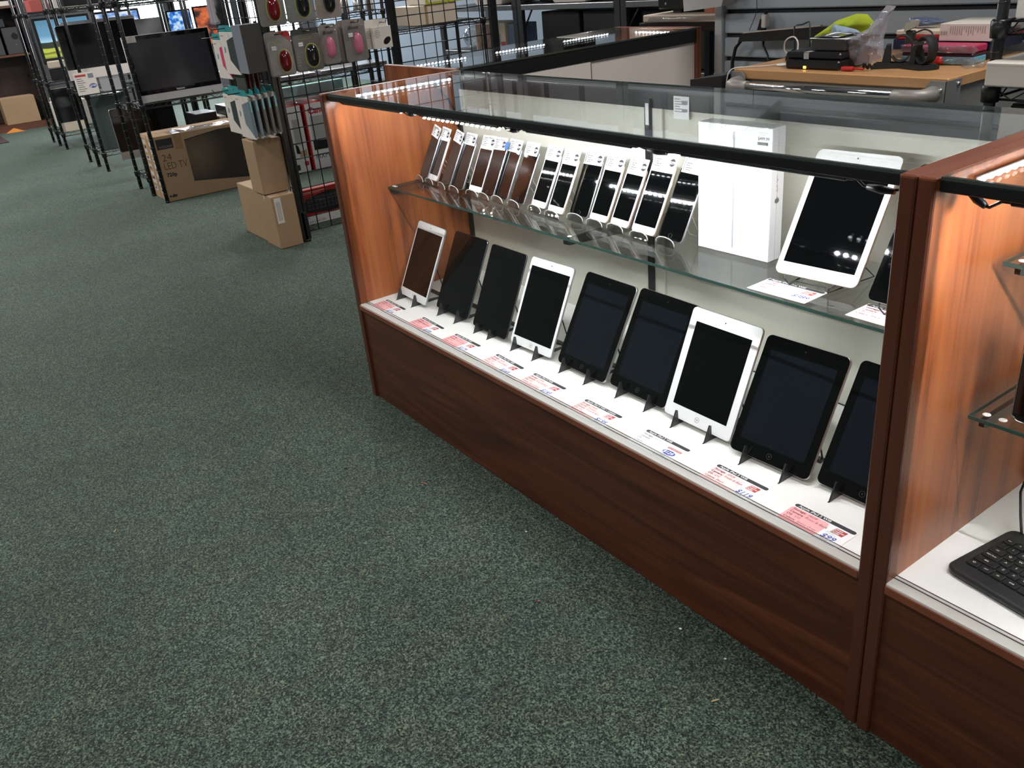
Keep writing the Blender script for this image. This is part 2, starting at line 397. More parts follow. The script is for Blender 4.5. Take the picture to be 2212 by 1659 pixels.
# ------------------------------------------------------------------ room
X0, X1, Y0, Y1 = -9.95, 4.6, -3.6, 4.4
fl = struct('floor', MB().box(X0, Y0, -0.05, X1, Y1, 0), M_CARPET)
struct('ceiling', MB().box(X0, Y0, CEIL_Z, X1, Y1, CEIL_Z + 0.1), CEILM)
struct('wall_front', MB().box(X0, Y0 - 0.1, 0, X1, Y0, CEIL_Z), mat('wall_dark', (0.035, 0.038, 0.042), 0.7, var=0.6, vscale=1.5))
struct('wall_right', MB().box(X1, Y0, 0, X1 + 0.1, Y1, CEIL_Z), WALLM)
struct('wall_back', MB().box(X0, Y1, 0, X1, Y1 + 0.1, CEIL_Z), mat('wall_blue', (0.16, 0.20, 0.25), 0.8))
wl = MB(); WX = X0
wl.box(WX - 0.1, Y0, 0, WX, 1.50, CEIL_Z).box(WX - 0.1, 4.2, 0, WX, Y1, CEIL_Z).box(WX - 0.1, 1.50, 0, WX, 4.2, 0.55).box(WX - 0.1, 1.50, 2.5, WX, 4.2, CEIL_Z)
struct('wall_left', wl, WALLD)
DAY = mat('daylight_pane', (1, 1, 1), 0.5, emit=WIN_E, ecol=(0.88, 0.94, 1.0))
for k in range(3):
    a = 1.50 + k * 0.90; b = a + 0.90
    r = bpy.data.objects.new('window_%d' % (k + 1), None); COL.objects.link(r); r['kind'] = 'structure'
    f = MB().box(WX - 0.09, a, 0.55, WX - 0.01, a + 0.04, 2.5).box(WX - 0.09, b - 0.04, 0.55, WX - 0.01, b, 2.5).box(WX - 0.09, a + 0.04, 0.55, WX - 0.01, b - 0.04, 0.59).box(WX - 0.09, a + 0.04, 2.46, WX - 0.01, b - 0.04, 2.5)
    f.build('window_frame', GREYD, r); MB().box(WX - 0.06, a + 0.04, 0.59, WX - 0.05, b - 0.04, 2.46).build('pane', DAY, r)
# ceiling troffers
lt0 = None
for i, (lx, ly) in enumerate(CEIL_SPOTS):
    if lt0 is None:
        t = Thing('ceiling_light', 'white rectangular ceiling light in a metal frame, out of view above the shop floor', 'lamp', (lx, ly, CEIL_Z), group='ceiling lights above the shop')
        t.p('frame', MB().box(-0.62, -0.3, -0.07, 0.62, -0.27, 0).box(-0.62, 0.27, -0.07, 0.62, 0.3, 0).box(-0.62, -0.27, -0.07, -0.59, 0.27, 0).box(0.59, -0.27, -0.07, 0.62, 0.27, 0), WHITE)
        t.p('diffuser', MB().box(-0.59, -0.27, -0.05, 0.59, 0.27, -0.04), mat('diffuser', (0.9, 0.9, 0.9), 0.5, emit=1.6, ecol=(1, 0.98, 0.95)))
        lt0 = t.o
    else: dup(lt0, (lx, ly, CEIL_Z))

# slat wall behind the tool cart: every slat a board of its own
SW = bpy.data.objects.new('wall_slatted', None); COL.objects.link(SW); SW['kind'] = 'structure'; SW.location = (0, 1.66, 0)
MB().box(0.03, 0.012, 0, 4.55, 0.05, CEIL_Z).build('backing_board', mat('slat_groove', (0.02, 0.02, 0.022), 0.8), SW)
P = 0.083; sl = None; z = 0.0985 - P
while z < 2.85:
    if sl is None:
        mb = MB(); prof = [(0.012, 0.004), (0.0, 0.004), (-0.004, 0.008), (-0.004, P - 0.015), (0.0, P - 0.011), (0.012, P - 0.011)]
        mb.prism([(a, b) for a, b in prof], 0.035, 4.5, 'x')
        sl = mb.build('slat', SLATM, SW); sl.location = (0, 0, z)
    else:
        c = sl.copy(); COL.objects.link(c); c.parent = SW; c.location = (0, 0, z)
    z += P
struct('trim_1', MB().box(-0.005, 1.64, 0, 0.032, 1.72, CEIL_Z, 0.003), mat('trim_white', (0.55, 0.56, 0.58), 0.5))
struct('wall_partition', MB().box(0.0, 1.725, 0, 4.55, 1.78, CEIL_Z), WALLM)

# ------------------------------------------------------------------ display cases
H = 0.965; TH = 0.0228; D = 0.4674; ZD = 0.3268; ZS = 0.6674; W = 1.8259
def case(label, loc, rz, L, standards, has_back=False, side_up=True):
    t = Thing('display_case', label, 'display case', loc, rz)
    for k, x in enumerate((0, L - TH)):
        s = t.p('side_panel', MB().box(x, 0.006, 0, x + TH, D - 0.002, H - 0.004), CH)
        t.p('edge_band', MB().box(x - 0.0003, 0, 0, x + TH + 0.0003, 0.007, H - 0.002, 0.0025), CHE, s)
        t.p('top_band', MB().box(x - 0.0004, 0.0005, H - 0.006, x + TH + 0.0004, D, H, 0.002), CHT, s)
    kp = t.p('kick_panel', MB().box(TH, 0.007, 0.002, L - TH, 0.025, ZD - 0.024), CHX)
    t.p('deck', MB().box(TH, 0.002, ZD - 0.018, L - TH, D - 0.02, ZD), WHITE)
    t.p('deck_edge', MB().box(TH, -0.001, ZD - 0.018, L - TH, 0.002, ZD - 0.003, 0.0008), CHT)
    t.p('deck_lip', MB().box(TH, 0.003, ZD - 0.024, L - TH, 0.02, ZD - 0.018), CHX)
    t.p('front_rail', MB().box(TH, 0.012, H - 0.0195, L - TH, 0.036, H - 0.0045, 0.001), BLK)
    t.p('glass_channel', MB().box(TH, 0.0225, ZD, L - TH, 0.0235, ZD + 0.0015).box(TH, 0.0305, ZD, L - TH, 0.0315, ZD + 0.0015), mat('channel_brown', (0.10, 0.055, 0.05), 0.5))
    t.p('front_glass', MB().box(TH + 0.001, 0.024, ZD + 0.001, L - TH - 0.001, 0.030, H - 0.012), FGLASS)
    t.p('top_glass', MB().box(TH + 0.001, 0.0135, H - 0.0044, L - TH - 0.001, D - 0.004, H), GLASS)
    t.p('top_glass_edge', MB().box(TH + 0.001, 0.012, H - 0.0044, L - TH - 0.001, 0.0135, H - 0.0002).box(TH + 0.001, D - 0.004, H - 0.006, L - TH - 0.001, D - 0.0015, H - 0.0002), GEDGE2)
    t.p('back_rail', MB().box(TH, D - 0.022, H - 0.052, L - TH, D - 0.006, H - 0.006), BLK)
    m = L / 2
    for (a, b, y) in ((TH, m + 0.01, D - 0.022), (m - 0.01, L - TH, D - 0.014)):
        t.p('sliding_door', MB().box(a, y, ZD + 0.0, b, y + 0.006, H - 0.052), BACKW if has_back else DOORW)
    t.p('door_finger_edge', MB().box(m - 0.013, D - 0.0155, ZD, m - 0.010, D - 0.007, H - 0.052), mat('finger_edge', (0.16, 0.09, 0.06), 0.5))
    t.p('base_back_panel', MB().box(TH, D - 0.022, 0.0, L - TH, D - 0.01, ZD - 0.018), DOORW)
    for x in standards:
        s = MB().box(x, D - 0.030, ZD, x + 0.018, D - 0.0225, H - 0.03)
        o = t.p('shelf_standard', s, BLKM)
    return t
caseA = case('long cherry display case with lit glass top, holding the tablets and phones', (0, 0, 0), 0, W, (TH, 0.872, W - TH - 0.018), True)
BX = W + 0.0026
caseB = case('cherry display case at the right edge, holding the black keyboard', (BX, 0, 0), 0, W, (TH, 0.872), True)
caseC = case('cherry display case behind the long one, its white sliding doors towards the cart', (-0.485, 1.585, 0), -PI / 2, 1.115, (), False)

# LED strips under the rails
def led_strip(label, loc, rz, L, n, face, case_o, lamp=True, housing=True, tilt=0.6, watts=None):
    # local: runs along x, LEDs look towards +y and down
    t = Thing('light_strip', label, 'light', loc, rz)
    if housing: t.p('housing', MB().box(0, -0.004, -0.010, L, 0.006, 0.002, 0.0015).box(-0.012, -0.003, -0.008, 0, 0.005, 0.0, 0.001).box(L, -0.003, -0.008, L + 0.012, 0.005, 0, 0.001), BLK)
    else: t.p('housing', MB().box(0, -0.004, -0.006, L, 0.0, 0.002, 0.001), mat('tape_white', (0.6, 0.6, 0.6), 0.4))
    first = None
    for k in range(n):
        x = L * (k + 0.5) / n
        if first is None:
            first = MB().prism([(0, -0.003), (0.0028, -0.0022), (0.0028, 0.0022), (0, 0.003)], -0.003, 0.003, 'x').build('led', mat('led_glow_%d' % int(100 * (watts or 1.0)), (1, 1, 1), 0.5, emit=LED_E * (watts or 1.0), ecol=(0.93, 0.955, 1.0)), t.o); first.location = (x, (0.0055 if face else 0.0075) if housing else 0.0005, (-0.0132 if face else -0.0088) if housing else -0.002); first.rotation_euler[0] = -0.95 if housing else -0.5
        else:
            c = first.copy(); COL.objects.link(c); c.parent = t.o; c.location = (x, first.location.y, first.location.z)
    return t
zl = H - 0.0215
for k, (a, b, lab) in enumerate([(0.065, 0.40, 'black light strip under the front rail, nearest the left side panel'), (0.50, 0.84, 'black light strip with its lit points showing above the leftmost phones'),
                              (0.94, 1.26, 'black light strip under the middle of the long front rail'), (1.38, 1.70, 'black light strip under the front rail above the white carton')]):
    led_strip(lab, (a, 0.040, zl), 0, b - a, 16, k == 1, caseA.o, watts=0.35 if k == 0 else 1.0)
led_strip('row of lit points along the left side panel of the long case', (0.031, 0.43, H - 0.018), -PI / 2, 0.33, 16, 0, caseA.o, housing=False, tilt=0.9, watts=0.12)
led_strip('dazzling light strip along the left side of the keyboard case', (BX + 0.031, 0.43, H - 0.018), -PI / 2, 0.34, 17, 0, caseB.o, housing=False, tilt=0.9, watts=0.12)
led_strip('black light strip under the rail of the keyboard case', (BX + 0.10, 0.040, zl), 0, 0.33, 16, 0, caseB.o, tilt=0.40)
dup_b = led_strip('black light strip under the rail, further along the keyboard case', (BX + 0.60, 0.040, zl), 0, 0.33, 16, 0, caseB.o, tilt=0.40)
for k, (a, b, lab) in enumerate([(0.55, 0.80, 'row of lit points in the far case, nearest its wood end panel'), (0.93, 1.17, 'middle row of lit points in the far case'), (1.26, 1.50, 'far row of lit points in the far case')]):
    led_strip(lab, (-0.452, b, H - 0.016), -PI / 2, b - a, 16, 0, caseC.o, housing=False, tilt=0.8, watts=0.25)
led_strip('short row of lit points across the far end of the far case', (-0.13, 1.553, H - 0.016), PI, 0.22, 11, 0, caseC.o, housing=False, tilt=0.8, watts=0.25)
def wires(label, pts, connector=None, r=0.0022):
    t = Thing('strip_wire', label, 'wire', pts[0])
    t.w('cord', MB().tube(pts, r, 6), BLK)
    if connector:
        a, b = connector; t.w('connector', MB().tube([a, ((a[0] + b[0]) / 2, (a[1] + b[1]) / 2, (a[2] + b[2]) / 2), b], 0.006, 8, rad=[0.004, 0.0065, 0.004]), BLK)
wires('black cord joining the first two light strips of the long case', [(0.412, 0.04, zl - 0.004), (0.43, 0.038, zl - 0.008), (0.455, 0.04, zl - 0.01), (0.488, 0.04, zl - 0.004)], ((0.435, 0.039, zl - 0.009), (0.475, 0.04, zl - 0.008)))
wires('black cord and plug between the second and third light strips', [(0.852, 0.04, zl - 0.004), (0.87, 0.038, zl - 0.009), (0.905, 0.04, zl - 0.010), (0.928, 0.04, zl - 0.003)], ((0.875, 0.039, zl - 0.010), (0.91, 0.04, zl - 0.009)))
wires('black cord and plug above the phones near the white carton', [(1.272, 0.04, zl - 0.003), (1.29, 0.038, zl - 0.006), (1.33, 0.04, zl - 0.009), (1.368, 0.04, zl - 0.006)], ((1.30, 0.039, zl - 0.008), (1.345, 0.04, zl - 0.009)))
wires('looping black cord above the large white tablet', [(1.712, 0.04, zl - 0.002), (1.73, 0.036, zl - 0.012), (1.76, 0.038, zl - 0.016), (1.79, 0.045, zl - 0.010), (1.795, 0.06, zl)], ((1.735, 0.037, zl - 0.013), (1.775, 0.04, zl - 0.015)))
wires('black cord with a plug at the left corner of the keyboard case', [(1.858, 0.055, zl + 0.01), (1.868, 0.05, zl - 0.002), (1.885, 0.048, zl - 0.016), (1.90, 0.046, zl - 0.018), (1.912, 0.043, zl - 0.010), (1.918, 0.04, zl - 0.006)], ((1.870, 0.05, zl - 0.003), (1.895, 0.047, zl - 0.018)))
wires('small black plug at the left end of the long front rail', [(0.028, 0.05, zl + 0.006), (0.038, 0.045, zl - 0.002), (0.053, 0.042, zl - 0.004)], ((0.030, 0.048, zl + 0.002), (0.05, 0.042, zl - 0.003)))
wires('thick dark cord hanging in the back left corner of the long case', [(0.031, 0.375, 0.935), (0.032, 0.39, 0.91), (0.033, 0.41, 0.885), (0.034, 0.425, 0.85), (0.036, 0.432, 0.80)], None, 0.004)

# glass shelves on brackets
def bracket(case_t, x, z, y0, y1, both=True):
    t = case_t
    o = MB().prism([(y1, z - 0.035), (y1, z), (y0 + 0.004, z), (y0, z - 0.004), (y0, z - 0.012), (y0 + 0.012, z - 0.017)], x - 0.004, x + 0.004, 'x')
    return t.w('shelf_bracket', o, BLKM)
def glass_shelf(label, x0, x1, y0, y1, z, dots):
    t = Thing('glass_shelf', label, 'shelf', (x0, y0, z - 0.006))
    t.w('pane', MB().box(x0, y0 + 0.0015, z - 0.006, x1, y1, z), GLASS)
    t.w('polished_edge', MB().box(x0, y0, z - 0.006, x1, y0 + 0.0015, z).box(x0 - 0.0008, y0 + 0.001, z - 0.006, x0, y1, z), GEDGE)
    for (dx, dy) in dots: t.w('clear_bumper', MB().lathe([(0.006, 0), (0.006, 0.0008), (0.004, 0.0014)], 14, (dx, dy, z)), mat('bumper', (0.55, 0.52, 0.50), 0.4))
    return t
YB = D - 0.031
for x in (TH + 0.009, 0.881, W - TH - 0.012): bracket(caseA, x, ZS - 0.006, 0.165, YB)
glass_shelf('long glass shelf carrying the phones in the long case', TH + 0.002, W - TH - 0.002, 0.1606, YB, ZS, [(0.036, 0.176), (0.048, 0.176), (0.89, 0.175)])
for (z, y0, nm) in ((0.582, 0.14, 'lower'), (0.815, 0.17, 'upper')):
    for x in (BX + TH + 0.035, BX + 0.881): bracket(caseB, x, z - 0.006, y0 + 0.01, YB)
    glass_shelf('%s glass shelf with green edge in the keyboard case' % nm, 1.870, BX + W - TH - 0.004, y0, YB, z, [(1.888, y0 + 0.018), (1.912, y0 + 0.018)])

# stickers in the long case
s = MB().box(0.962, D - 0.0235, 0.895, 1.010, D - 0.0225, 0.945); st = loose('paper_notice', s, PAPER, 'small white paper notice stuck inside the back of the long case', 'notice')
nt_ = MB()
for k in range(6): nt_.box(0.966, D - 0.0238, 0.938 - k * 0.0055, 0.982 + 0.01 * (k % 3), D - 0.0236, 0.940 - k * 0.0055)
nt_.box(0.988, D - 0.0238, 0.912, 1.006, D - 0.0236, 0.918); nt_.box(0.988, D - 0.0238, 0.928, 1.006, D - 0.0236, 0.936)
o = nt_.build('print', INKG, st, off=tuple(st.location))
s = MB().box(0.8765, D - 0.0315, 0.875, 0.8875, D - 0.0305, 0.925); st = loose('barcode_sticker', s, PAPER, 'narrow barcode sticker on the black shelf standard', 'sticker')

# ------------------------------------------------------------------ tablets
def tablet(name, label, cat, x, y, z, yaw, lean, w_, h_, bez, body, th=0.0075, sb=(0.010, 0.024), home=True, r=0.011, grp=None):
    t = Thing(name, label, cat, (x, y, z), yaw, rx=-lean, group=grp)
    t.p('back_shell', MB().slab(w_, h_, th, r, 0.0018, 6, y0=0.0006), body)
    fg = t.p('front_glass', MB().slab(w_ - 0.0016, h_ - 0.0016, 0.0009, r - 0.0008, 0.0002, 6, z0=0.0008), bez)
    sx, sz = sb
    t.p('screen', MB().slab(w_ - 2 * sx, h_ - 2 * sz, 0.0006, 0.0006, 0.0001, 1, z0=sz, y0=-0.0003), mat('tinted_screen', (0.0055, 0.0075, 0.0105), 0.05, spec=0.6) if (bez is BZB and sb[0] > 0.012) else SCRN)
    rr = 0.0055 if h_ > 0.2 else 0.0048
    if home:
        a = [(rr * math.cos(2 * PI * k / 20), -0.0002, sz / 2 + rr * math.sin(2 * PI * k / 20)) for k in range(20)]
        t.p('home_button', MB().tube(a, 0.00045, 4, closed=True).box(-0.0016, -0.0004, sz / 2 - 0.0016, 0.0016, -0.0001, sz / 2 + 0.0016), mat('ring_grey', (0.35, 0.35, 0.36), 0.3) if bez is BZW else mat('ring_dark', (0.030, 0.030, 0.032), 0.3))
    t.p('camera', MB().lathe([(0.0016, 0), (0.0016, 0.0004)], 10, (0, 0, 0), T3(0, 0.0001, h_ - sz / 2) @ FRONT), BLK)
    return t
ZT = ZD + 0.012
TD = [(0.1440, 0.1238, -2.0, 25.9, 0.1695, 0.238, 'w', (0.0065, 0.024), 'white tablet at the left end of the deck, beside the wood side panel'),
      (0.3430, 0.1422, 0.4, 25.7, 0.1695, 0.236, 'g', (0.0065, 0.022), 'black tablet leaning between the two leftmost white-framed tablets, nearer the left end'),
      (0.5480, 0.1362, -0.4, 24.0, 0.1640, 0.236, 'g', (0.0065, 0.022), 'black tablet leaning directly to the left of the second white tablet'),
      (0.7300, 0.1433, 2.0, 25.3, 0.1695, 0.236, 'w', (0.0090, 0.023), 'white tablet with silver rim standing fourth from the left on the deck'),
      (0.9293, 0.1474, -1.0, 28.6, 0.1830, 0.239, 'b', (0.0170, 0.028), 'wide black tablet right of the fourth, white one, reflecting a pale carton'),
      (1.1201, 0.1539, -0.8, 28.0, 0.1855, 0.239, 'b', (0.0190, 0.029), 'black tablet partly covered by the large white tablet on its right'),
      (1.3125, 0.1442, -0.7, 23.2, 0.1890, 0.241, 'w', (0.0190, 0.029), 'large white tablet with a wide frame, nearest white one on the deck'),
      (1.5089, 0.1337, 2.4, 28.6, 0.1830, 0.241, 'b', (0.0180, 0.029), 'large black tablet between the wide white tablet and the rightmost one'),
      (1.7019, 0.1485, 0.1, 28.1, 0.1840, 0.241, 'b', (0.0180, 0.029), 'black tablet at the right end of the deck, cut off by the case edge')]
for (x, y, yw, ln, w_, h_, c, sb, lab) in TD:
    tablet('tablet', lab, 'tablet', x, y, ZT, math.radians(yw), math.radians(ln), w_, h_, BZW if c == 'w' else BZB, GREYAL if c == 'g' else SILV, 0.0065 if c != 'b' else 0.0085, sb, r=0.010 if c != 'b' else 0.012, home=(c != 'g'))
# easels of smoked acrylic
def easel(label, xc, yb, yaw, sp, sc=1.0, lean=0.45):
    t = Thing('tablet_easel', label, 'stand', (xc, yb, ZD), yaw)
    fin = [(-0.026 * sc, 0.0), (-0.022 * sc, 0.001), (-0.0065, 0.036 * sc), (-0.002, 0.034 * sc), (-0.001, 0.0112), (0.012, 0.0105), (0.10, 0.005), (0.10, 0.0)]
    for s_ in (-1, 1): t.p('hook', MB().prism(fin, s_ * sp / 2 - 0.0016, s_ * sp / 2 + 0.0016, 'x'), SMOKE)
    t.p('crossbar', MB().box(-sp / 2 - 0.012, 0.088, 0, sp / 2 + 0.012, 0.102, 0.006, 0.001), SMOKE)
    bk = 0.10
    top = (0.015 + math.tan(lean) * 0.13, 0.13)
    t.p('prop', MB().rod((sp / 2 + 0.005, bk + 0.002, 0.004), (sp / 2 - 0.008, top[0], top[1]), 0.0018).rod((-sp / 2 - 0.005, bk + 0.002, 0.004), (-sp / 2 + 0.008, top[0], top[1]), 0.0018).rod((sp / 2 - 0.008, top[0], top[1]), (-sp / 2 + 0.008, top[0], top[1]), 0.0018), BLK)
    return t
EZ = [(0.129, 0.095), (0.3456, 0.093), (0.5306, 0.066), (0.7208, 0.093), (0.9226, 0.095), (1.1233, 0.095), (1.3112, 0.095), (1.5094, 0.0955), (1.7045, 0.095)]
EL = ['dark acrylic easel holding the leftmost white tablet', 'dark acrylic easel holding the leftmost black tablet', 'dark easel with small close-set hooks, third from the left',
      'dark acrylic easel holding the silver-rimmed white tablet, fourth from the left', 'dark acrylic easel under the wide black tablet, fifth from the left', 'dark acrylic easel under the black tablet that the large white one overlaps',
      'dark acrylic easel holding the large wide-framed white tablet', 'dark acrylic easel, second from the right, under a large black tablet', 'dark acrylic easel at the right end of the deck, only one hook in view']
for (xc, sp), td, lab in zip(EZ, TD, EL):
    easel(lab, xc, td[1], math.radians(td[2]) * 0.3, sp, 0.75 if sp < 0.07 else 1.0)

# ------------------------------------------------------------------ price cards
def price_card(label, x, y, z, yaw, head, lines, price, style='pink', w_=0.124, h_=0.066):
    t = Thing('price_card', label, 'card', (x, y, z + 0.0001), yaw)
    t.p('paper', MB().box(-0.001, -0.001, 0, w_ + 0.002, h_ + 0.001, 0.0004), PAPER)
    Z = 0.00045
    bar = MB(); hb = 0.0095
    pl = [(w_ - hb / 2 + hb / 2 * math.sin(a), h_ - hb / 2 + hb / 2 * math.cos(a)) for a in [PI * k / 8 for k in range(9)]] + [(hb / 2 - hb / 2 * math.sin(a), h_ - hb / 2 - hb / 2 * math.cos(a)) for a in [PI * k / 8 for k in range(9)]]
    bar.prism(pl[::-1], Z, Z + 0.0002, 'z'); b = t.p('header_bar', bar, BAR)
    t.p('header_lettering', MB().text(head, 0.0082, T3(0.008, h_ - 0.0074, Z + 0.0004), 0.0, 0.012, sx=1.15, maxw=0.098), INKW, b)
    if style in ('pink', 'pale'):
        MBp = MB().slab(0.078, 0.047, 0.0002, 0.006, 0.00005, 5, M=Matrix(((1, 0, 0, 0), (0, 0, 1, 0), (0, -1, 0, Z + 0.0002), (0, 0, 0, 1))), x0=0.0, z0=0.0075)
        t.p('tinted_panel', MBp, PINK if style == 'pink' else PINKL)
    k1 = MB(); k2 = MB(); yy = h_ - 0.0195; st_ = 0.0095 if len(lines) <= 4 else 0.0083
    for a, c in lines:
        k1.text(a, 0.0084, T3(0.005, yy, Z + 0.0006), 0.0, 0.018)
        wd = max(v[0] for v in textmesh(a, 0.0, 0.018)[0]) * 0.0084
        k2.text(c, 0.0084, T3(0.008 + wd, yy, Z + 0.0006), 0.25); yy -= st_
    t.p('heading_words', k1, INKR if style != 'plain' else INKG); t.p('detail_words', k2, mat('red_ink', (0.40, 0.06, 0.10), 0.6) if style != 'plain' else mat('pale_ink', (0.45, 0.45, 0.5), 0.6))
    lg = MB()
    if style == 'plain':
        lg.prism([(0.082, 0.040), (0.119, 0.040), (0.119, 0.046), (0.082, 0.046)], Z, Z + 0.0002, 'z'); l = t.p('store_logo', lg, LOGO)
        t.p('logo_lettering', MB().text('Direct Computer Outlet', 0.0036, T3(0.0835, 0.0418, Z + 0.0004), 0, 0.02, maxw=0.034), INKW, l)
        ov = MB().lathe([(1, 0), (1, 0.0002)], 24, (0, 0, 0), T3(0.099, 0.027, Z) @ Matrix.Diagonal((0.0165, 0.0085, 1, 1)))
        o = t.p('price_oval', ov, INKB); t.p('price_digits', MB().text(price, 0.0125, T3(0.098, 0.0228, Z + 0.0004), 0.15, 0.02, cx=True, maxw=0.027), INKW, o)
    else:
        lg.prism([(0.090, 0.0365), (0.113, 0.0365), (0.115, 0.0525), (0.092, 0.0525)], Z, Z + 0.0002, 'z'); l = t.p('store_logo', lg, LOGO)
        m_ = MB()
        for k, wd in enumerate(('Direct', 'Computer', 'Outlet')): m_.text(wd, 0.0058, T3(0.0905 + 0.0006 * (2 - k), 0.0475 - 0.005 * k, Z + 0.0004), 0.1, 0.02, maxw=0.022)
        t.p('logo_lettering', m_, INKW, l)
        t.p('price_digits', MB().text(price, 0.0165, T3(0.084, 0.0155, Z + 0.0004), 0.2, 0.012, maxw=0.034, sx=1.05), INKB)
    sm = MB()
    sm.text('Save More', 0.0033, T3(0.086, 0.0335, Z + 0.0004)).text('In Store Prices', 0.0033, T3(0.086, 0.0300, Z + 0.0004)).text('iPad only', 0.0036, T3(0.090, 0.0095, Z + 0.0004)).text('Add Cable & AC Block $9.99', 0.0036, T3(0.076, 0.0030, Z + 0.0004))
    t.p('small_print', sm, INKG)
    return t
def L4(st, col): return [('Storage:', st), ('Camera:', 'Front & Back'), ('OS:', 'iOS'), ('Colors:', col)]
PC = [(0.054, 0.018, -1, 'Apple iPad Air 2 Wifi', L4('16GB', 'Silver'), '$214', 'pink', 'pink price card reading $214 before the leftmost white tablet'),
      (0.278, 0.020, -2, 'Apple iPad Air Wifi', L4('32GB', 'Space Grey'), '$199', 'pink', 'pink price card reading $199 before the leftmost black tablet'),
      (0.465, 0.018, 0, 'Apple iPad Air Wifi', L4('16GB', 'Space Grey'), '$179', 'pink', 'pink price card reading $179 below the third tablet'),
      (0.665, 0.019, -2, 'Apple iPad Air Wifi', L4('16GB', 'Silver'), '$169', 'pale', 'pale pink price card reading $169 below the silver-rimmed white tablet'),
      (0.834, 0.017, 0, 'Apple iPad 4 Wifi', L4('32GB', 'Space Grey'), '$149', 'pale', 'pale pink price card reading $149 between the fourth and fifth tablets'),
      (1.034, 0.015, 0, 'Apple iPad 4 Wifi + Cellular', [('Storage:', '64GB'), ('Carrier:', 'Verizon'), ('Camera:', 'Front & Back'), ('OS:', 'iOS'), ('Colors:', 'Black')], '$199', 'pale', 'pale pink price card with five lines reading $199, mid deck'),
      (1.237, 0.016, 0, 'Apple iPad 2 Wifi', L4('64GB', 'Black'), '$129', 'plain', 'white price card with $129 in a blue oval'),
      (1.435, 0.017, 0, 'Apple iPad 2 Wifi', L4('32GB', 'Black'), '$119', 'pale', 'pale pink price card reading $119 before a large black tablet'),
      (1.622, 0.016, 0, 'Apple iPad 2 Wifi', L4('16GB', 'Space Grey'), '$99', 'pink', 'pink price card reading $99 at the right end of the deck')]
for (x, y, yw, hd, ln, pr, stl, lab) in PC: price_card(lab, x, y, ZD, math.radians(yw), hd, ln, pr, stl)
price_card('white price card on the glass shelf under the large white tablet', 1.418, 0.172, ZS, math.radians(1), 'Apple iPad Pro Wifi', L4('32GB', 'Gold'), '$389', 'none')
price_card('white price card at the right end of the glass shelf', 1.6256, 0.176, ZS, 0, 'Apple iPad Pro Wifi', L4('32GB', 'Black'), '$419', 'none')

# ------------------------------------------------------------------ glass shelf: tablets, carton
tablet('tablet', 'large white tablet on a black wire stand on the glass shelf', 'tablet', 1.5073, 0.2456, ZS + 0.015, math.radians(4.6), math.radians(32.0), 0.168, 0.243, BZW, GOLD, 0.0062, (0.012, 0.024), home=False, r=0.013)
tablet('tablet', 'black tablet at the right end of the glass shelf, mostly hidden by the case edge', 'tablet', 1.7147, 0.225, ZS + 0.015, 0, math.radians(30), 0.170, 0.240, BZB, SILV, 0.0062, (0.008, 0.022), home=False)
def wire_stand(label, x, y, yaw):
    t = Thing('wire_stand', label, 'stand', (x, y, ZS), yaw)
    pts = [(-0.055, -0.014, 0.024), (-0.05, -0.022, 0.020), (-0.045, -0.018, 0.008), (-0.035, 0.0, 0.004), (0.035, 0.0, 0.004), (0.045, -0.018, 0.008), (0.05, -0.022, 0.020), (0.055, -0.014, 0.024)]
    t.p('front_wire', MB().tube([(-0.052, -0.010, 0.020), (-0.046, -0.020, 0.016), (-0.040, -0.012, 0.004), (-0.030, -0.006, 0.010), (0.030, -0.006, 0.010), (0.040, -0.012, 0.004), (0.046, -0.020, 0.016), (0.052, -0.010, 0.020)], 0.0016, 6), BLKM)
    t.p('leg', MB().tube([(-0.040, -0.012, 0.004), (-0.045, 0.11, 0.003), (-0.03, 0.05, 0.07)], 0.0016, 6), BLKM)
    t.p('leg', MB().tube([(0.040, -0.012, 0.004), (0.060, 0.11, 0.003), (0.03, 0.05, 0.07)], 0.0016, 6), BLKM)
    return t
wire_stand('black wire stand under the large white tablet on the glass shelf', 1.507, 0.243, math.radians(4.6))
wire_stand('black wire stand under the black tablet at the right end of the glass shelf', 1.715, 0.222, 0)
t = Thing('tablet_carton', 'tall white product carton standing on the glass shelf beside the large white tablet', 'box', (1.264, 0.303, ZS), math.radians(1.0))
t.p('carton_body', MB().box(-0.092, 0, 0, 0.092, 0.040, 0.262, 0.0012), mat('glossy_white_card', (0.83, 0.83, 0.84), 0.22, coat=0.3))
t.p('carton_seam', MB().box(0.0922, 0.019, 0.002, 0.0925, 0.0196, 0.26), mat('seam_grey', (0.5, 0.5, 0.5), 0.5))
g = MB().slab(0.0042, 0.236, 0.0004, 0.002, 0.0001, 4, x0=-0.001, z0=0.014, y0=-0.0004); gp = t.p('edge_on_tablet_picture', g, mat('picture_grey', (0.36, 0.37, 0.40), 0.4))
t.p('button_picture', MB().box(-0.0018, -0.0006, 0.235, -0.0008, -0.0004, 0.247), INKG, gp)
t.p('price_sticker', MB().box(0.056, -0.0005, 0.226, 0.088, -0.0001, 0.257), PAPER)
s_ = MB().text('$499.99', 0.0085, T3(0.0585, -0.0006, 0.239) @ FRONT, 0, 0.02, maxw=0.027)
random.seed(3); xx = 0.058
while xx < 0.083:
    ww = random.choice([0.0003, 0.0006, 0.0009]); s_.box(xx, -0.0007, 0.2295, xx + ww, -0.0005, 0.2355); xx += ww + 0.0005
s_.text('computeroutlet.com', 0.0034, T3(0.059, -0.0006, 0.252) @ FRONT, maxw=0.024).text('iPad 32GB', 0.0034, T3(0.062, -0.0006, 0.248) @ FRONT)
t.p('sticker_print', s_, INKK)
ap = MB(); AM = T3(0.0925, 0.020, 0.122) @ FACEX
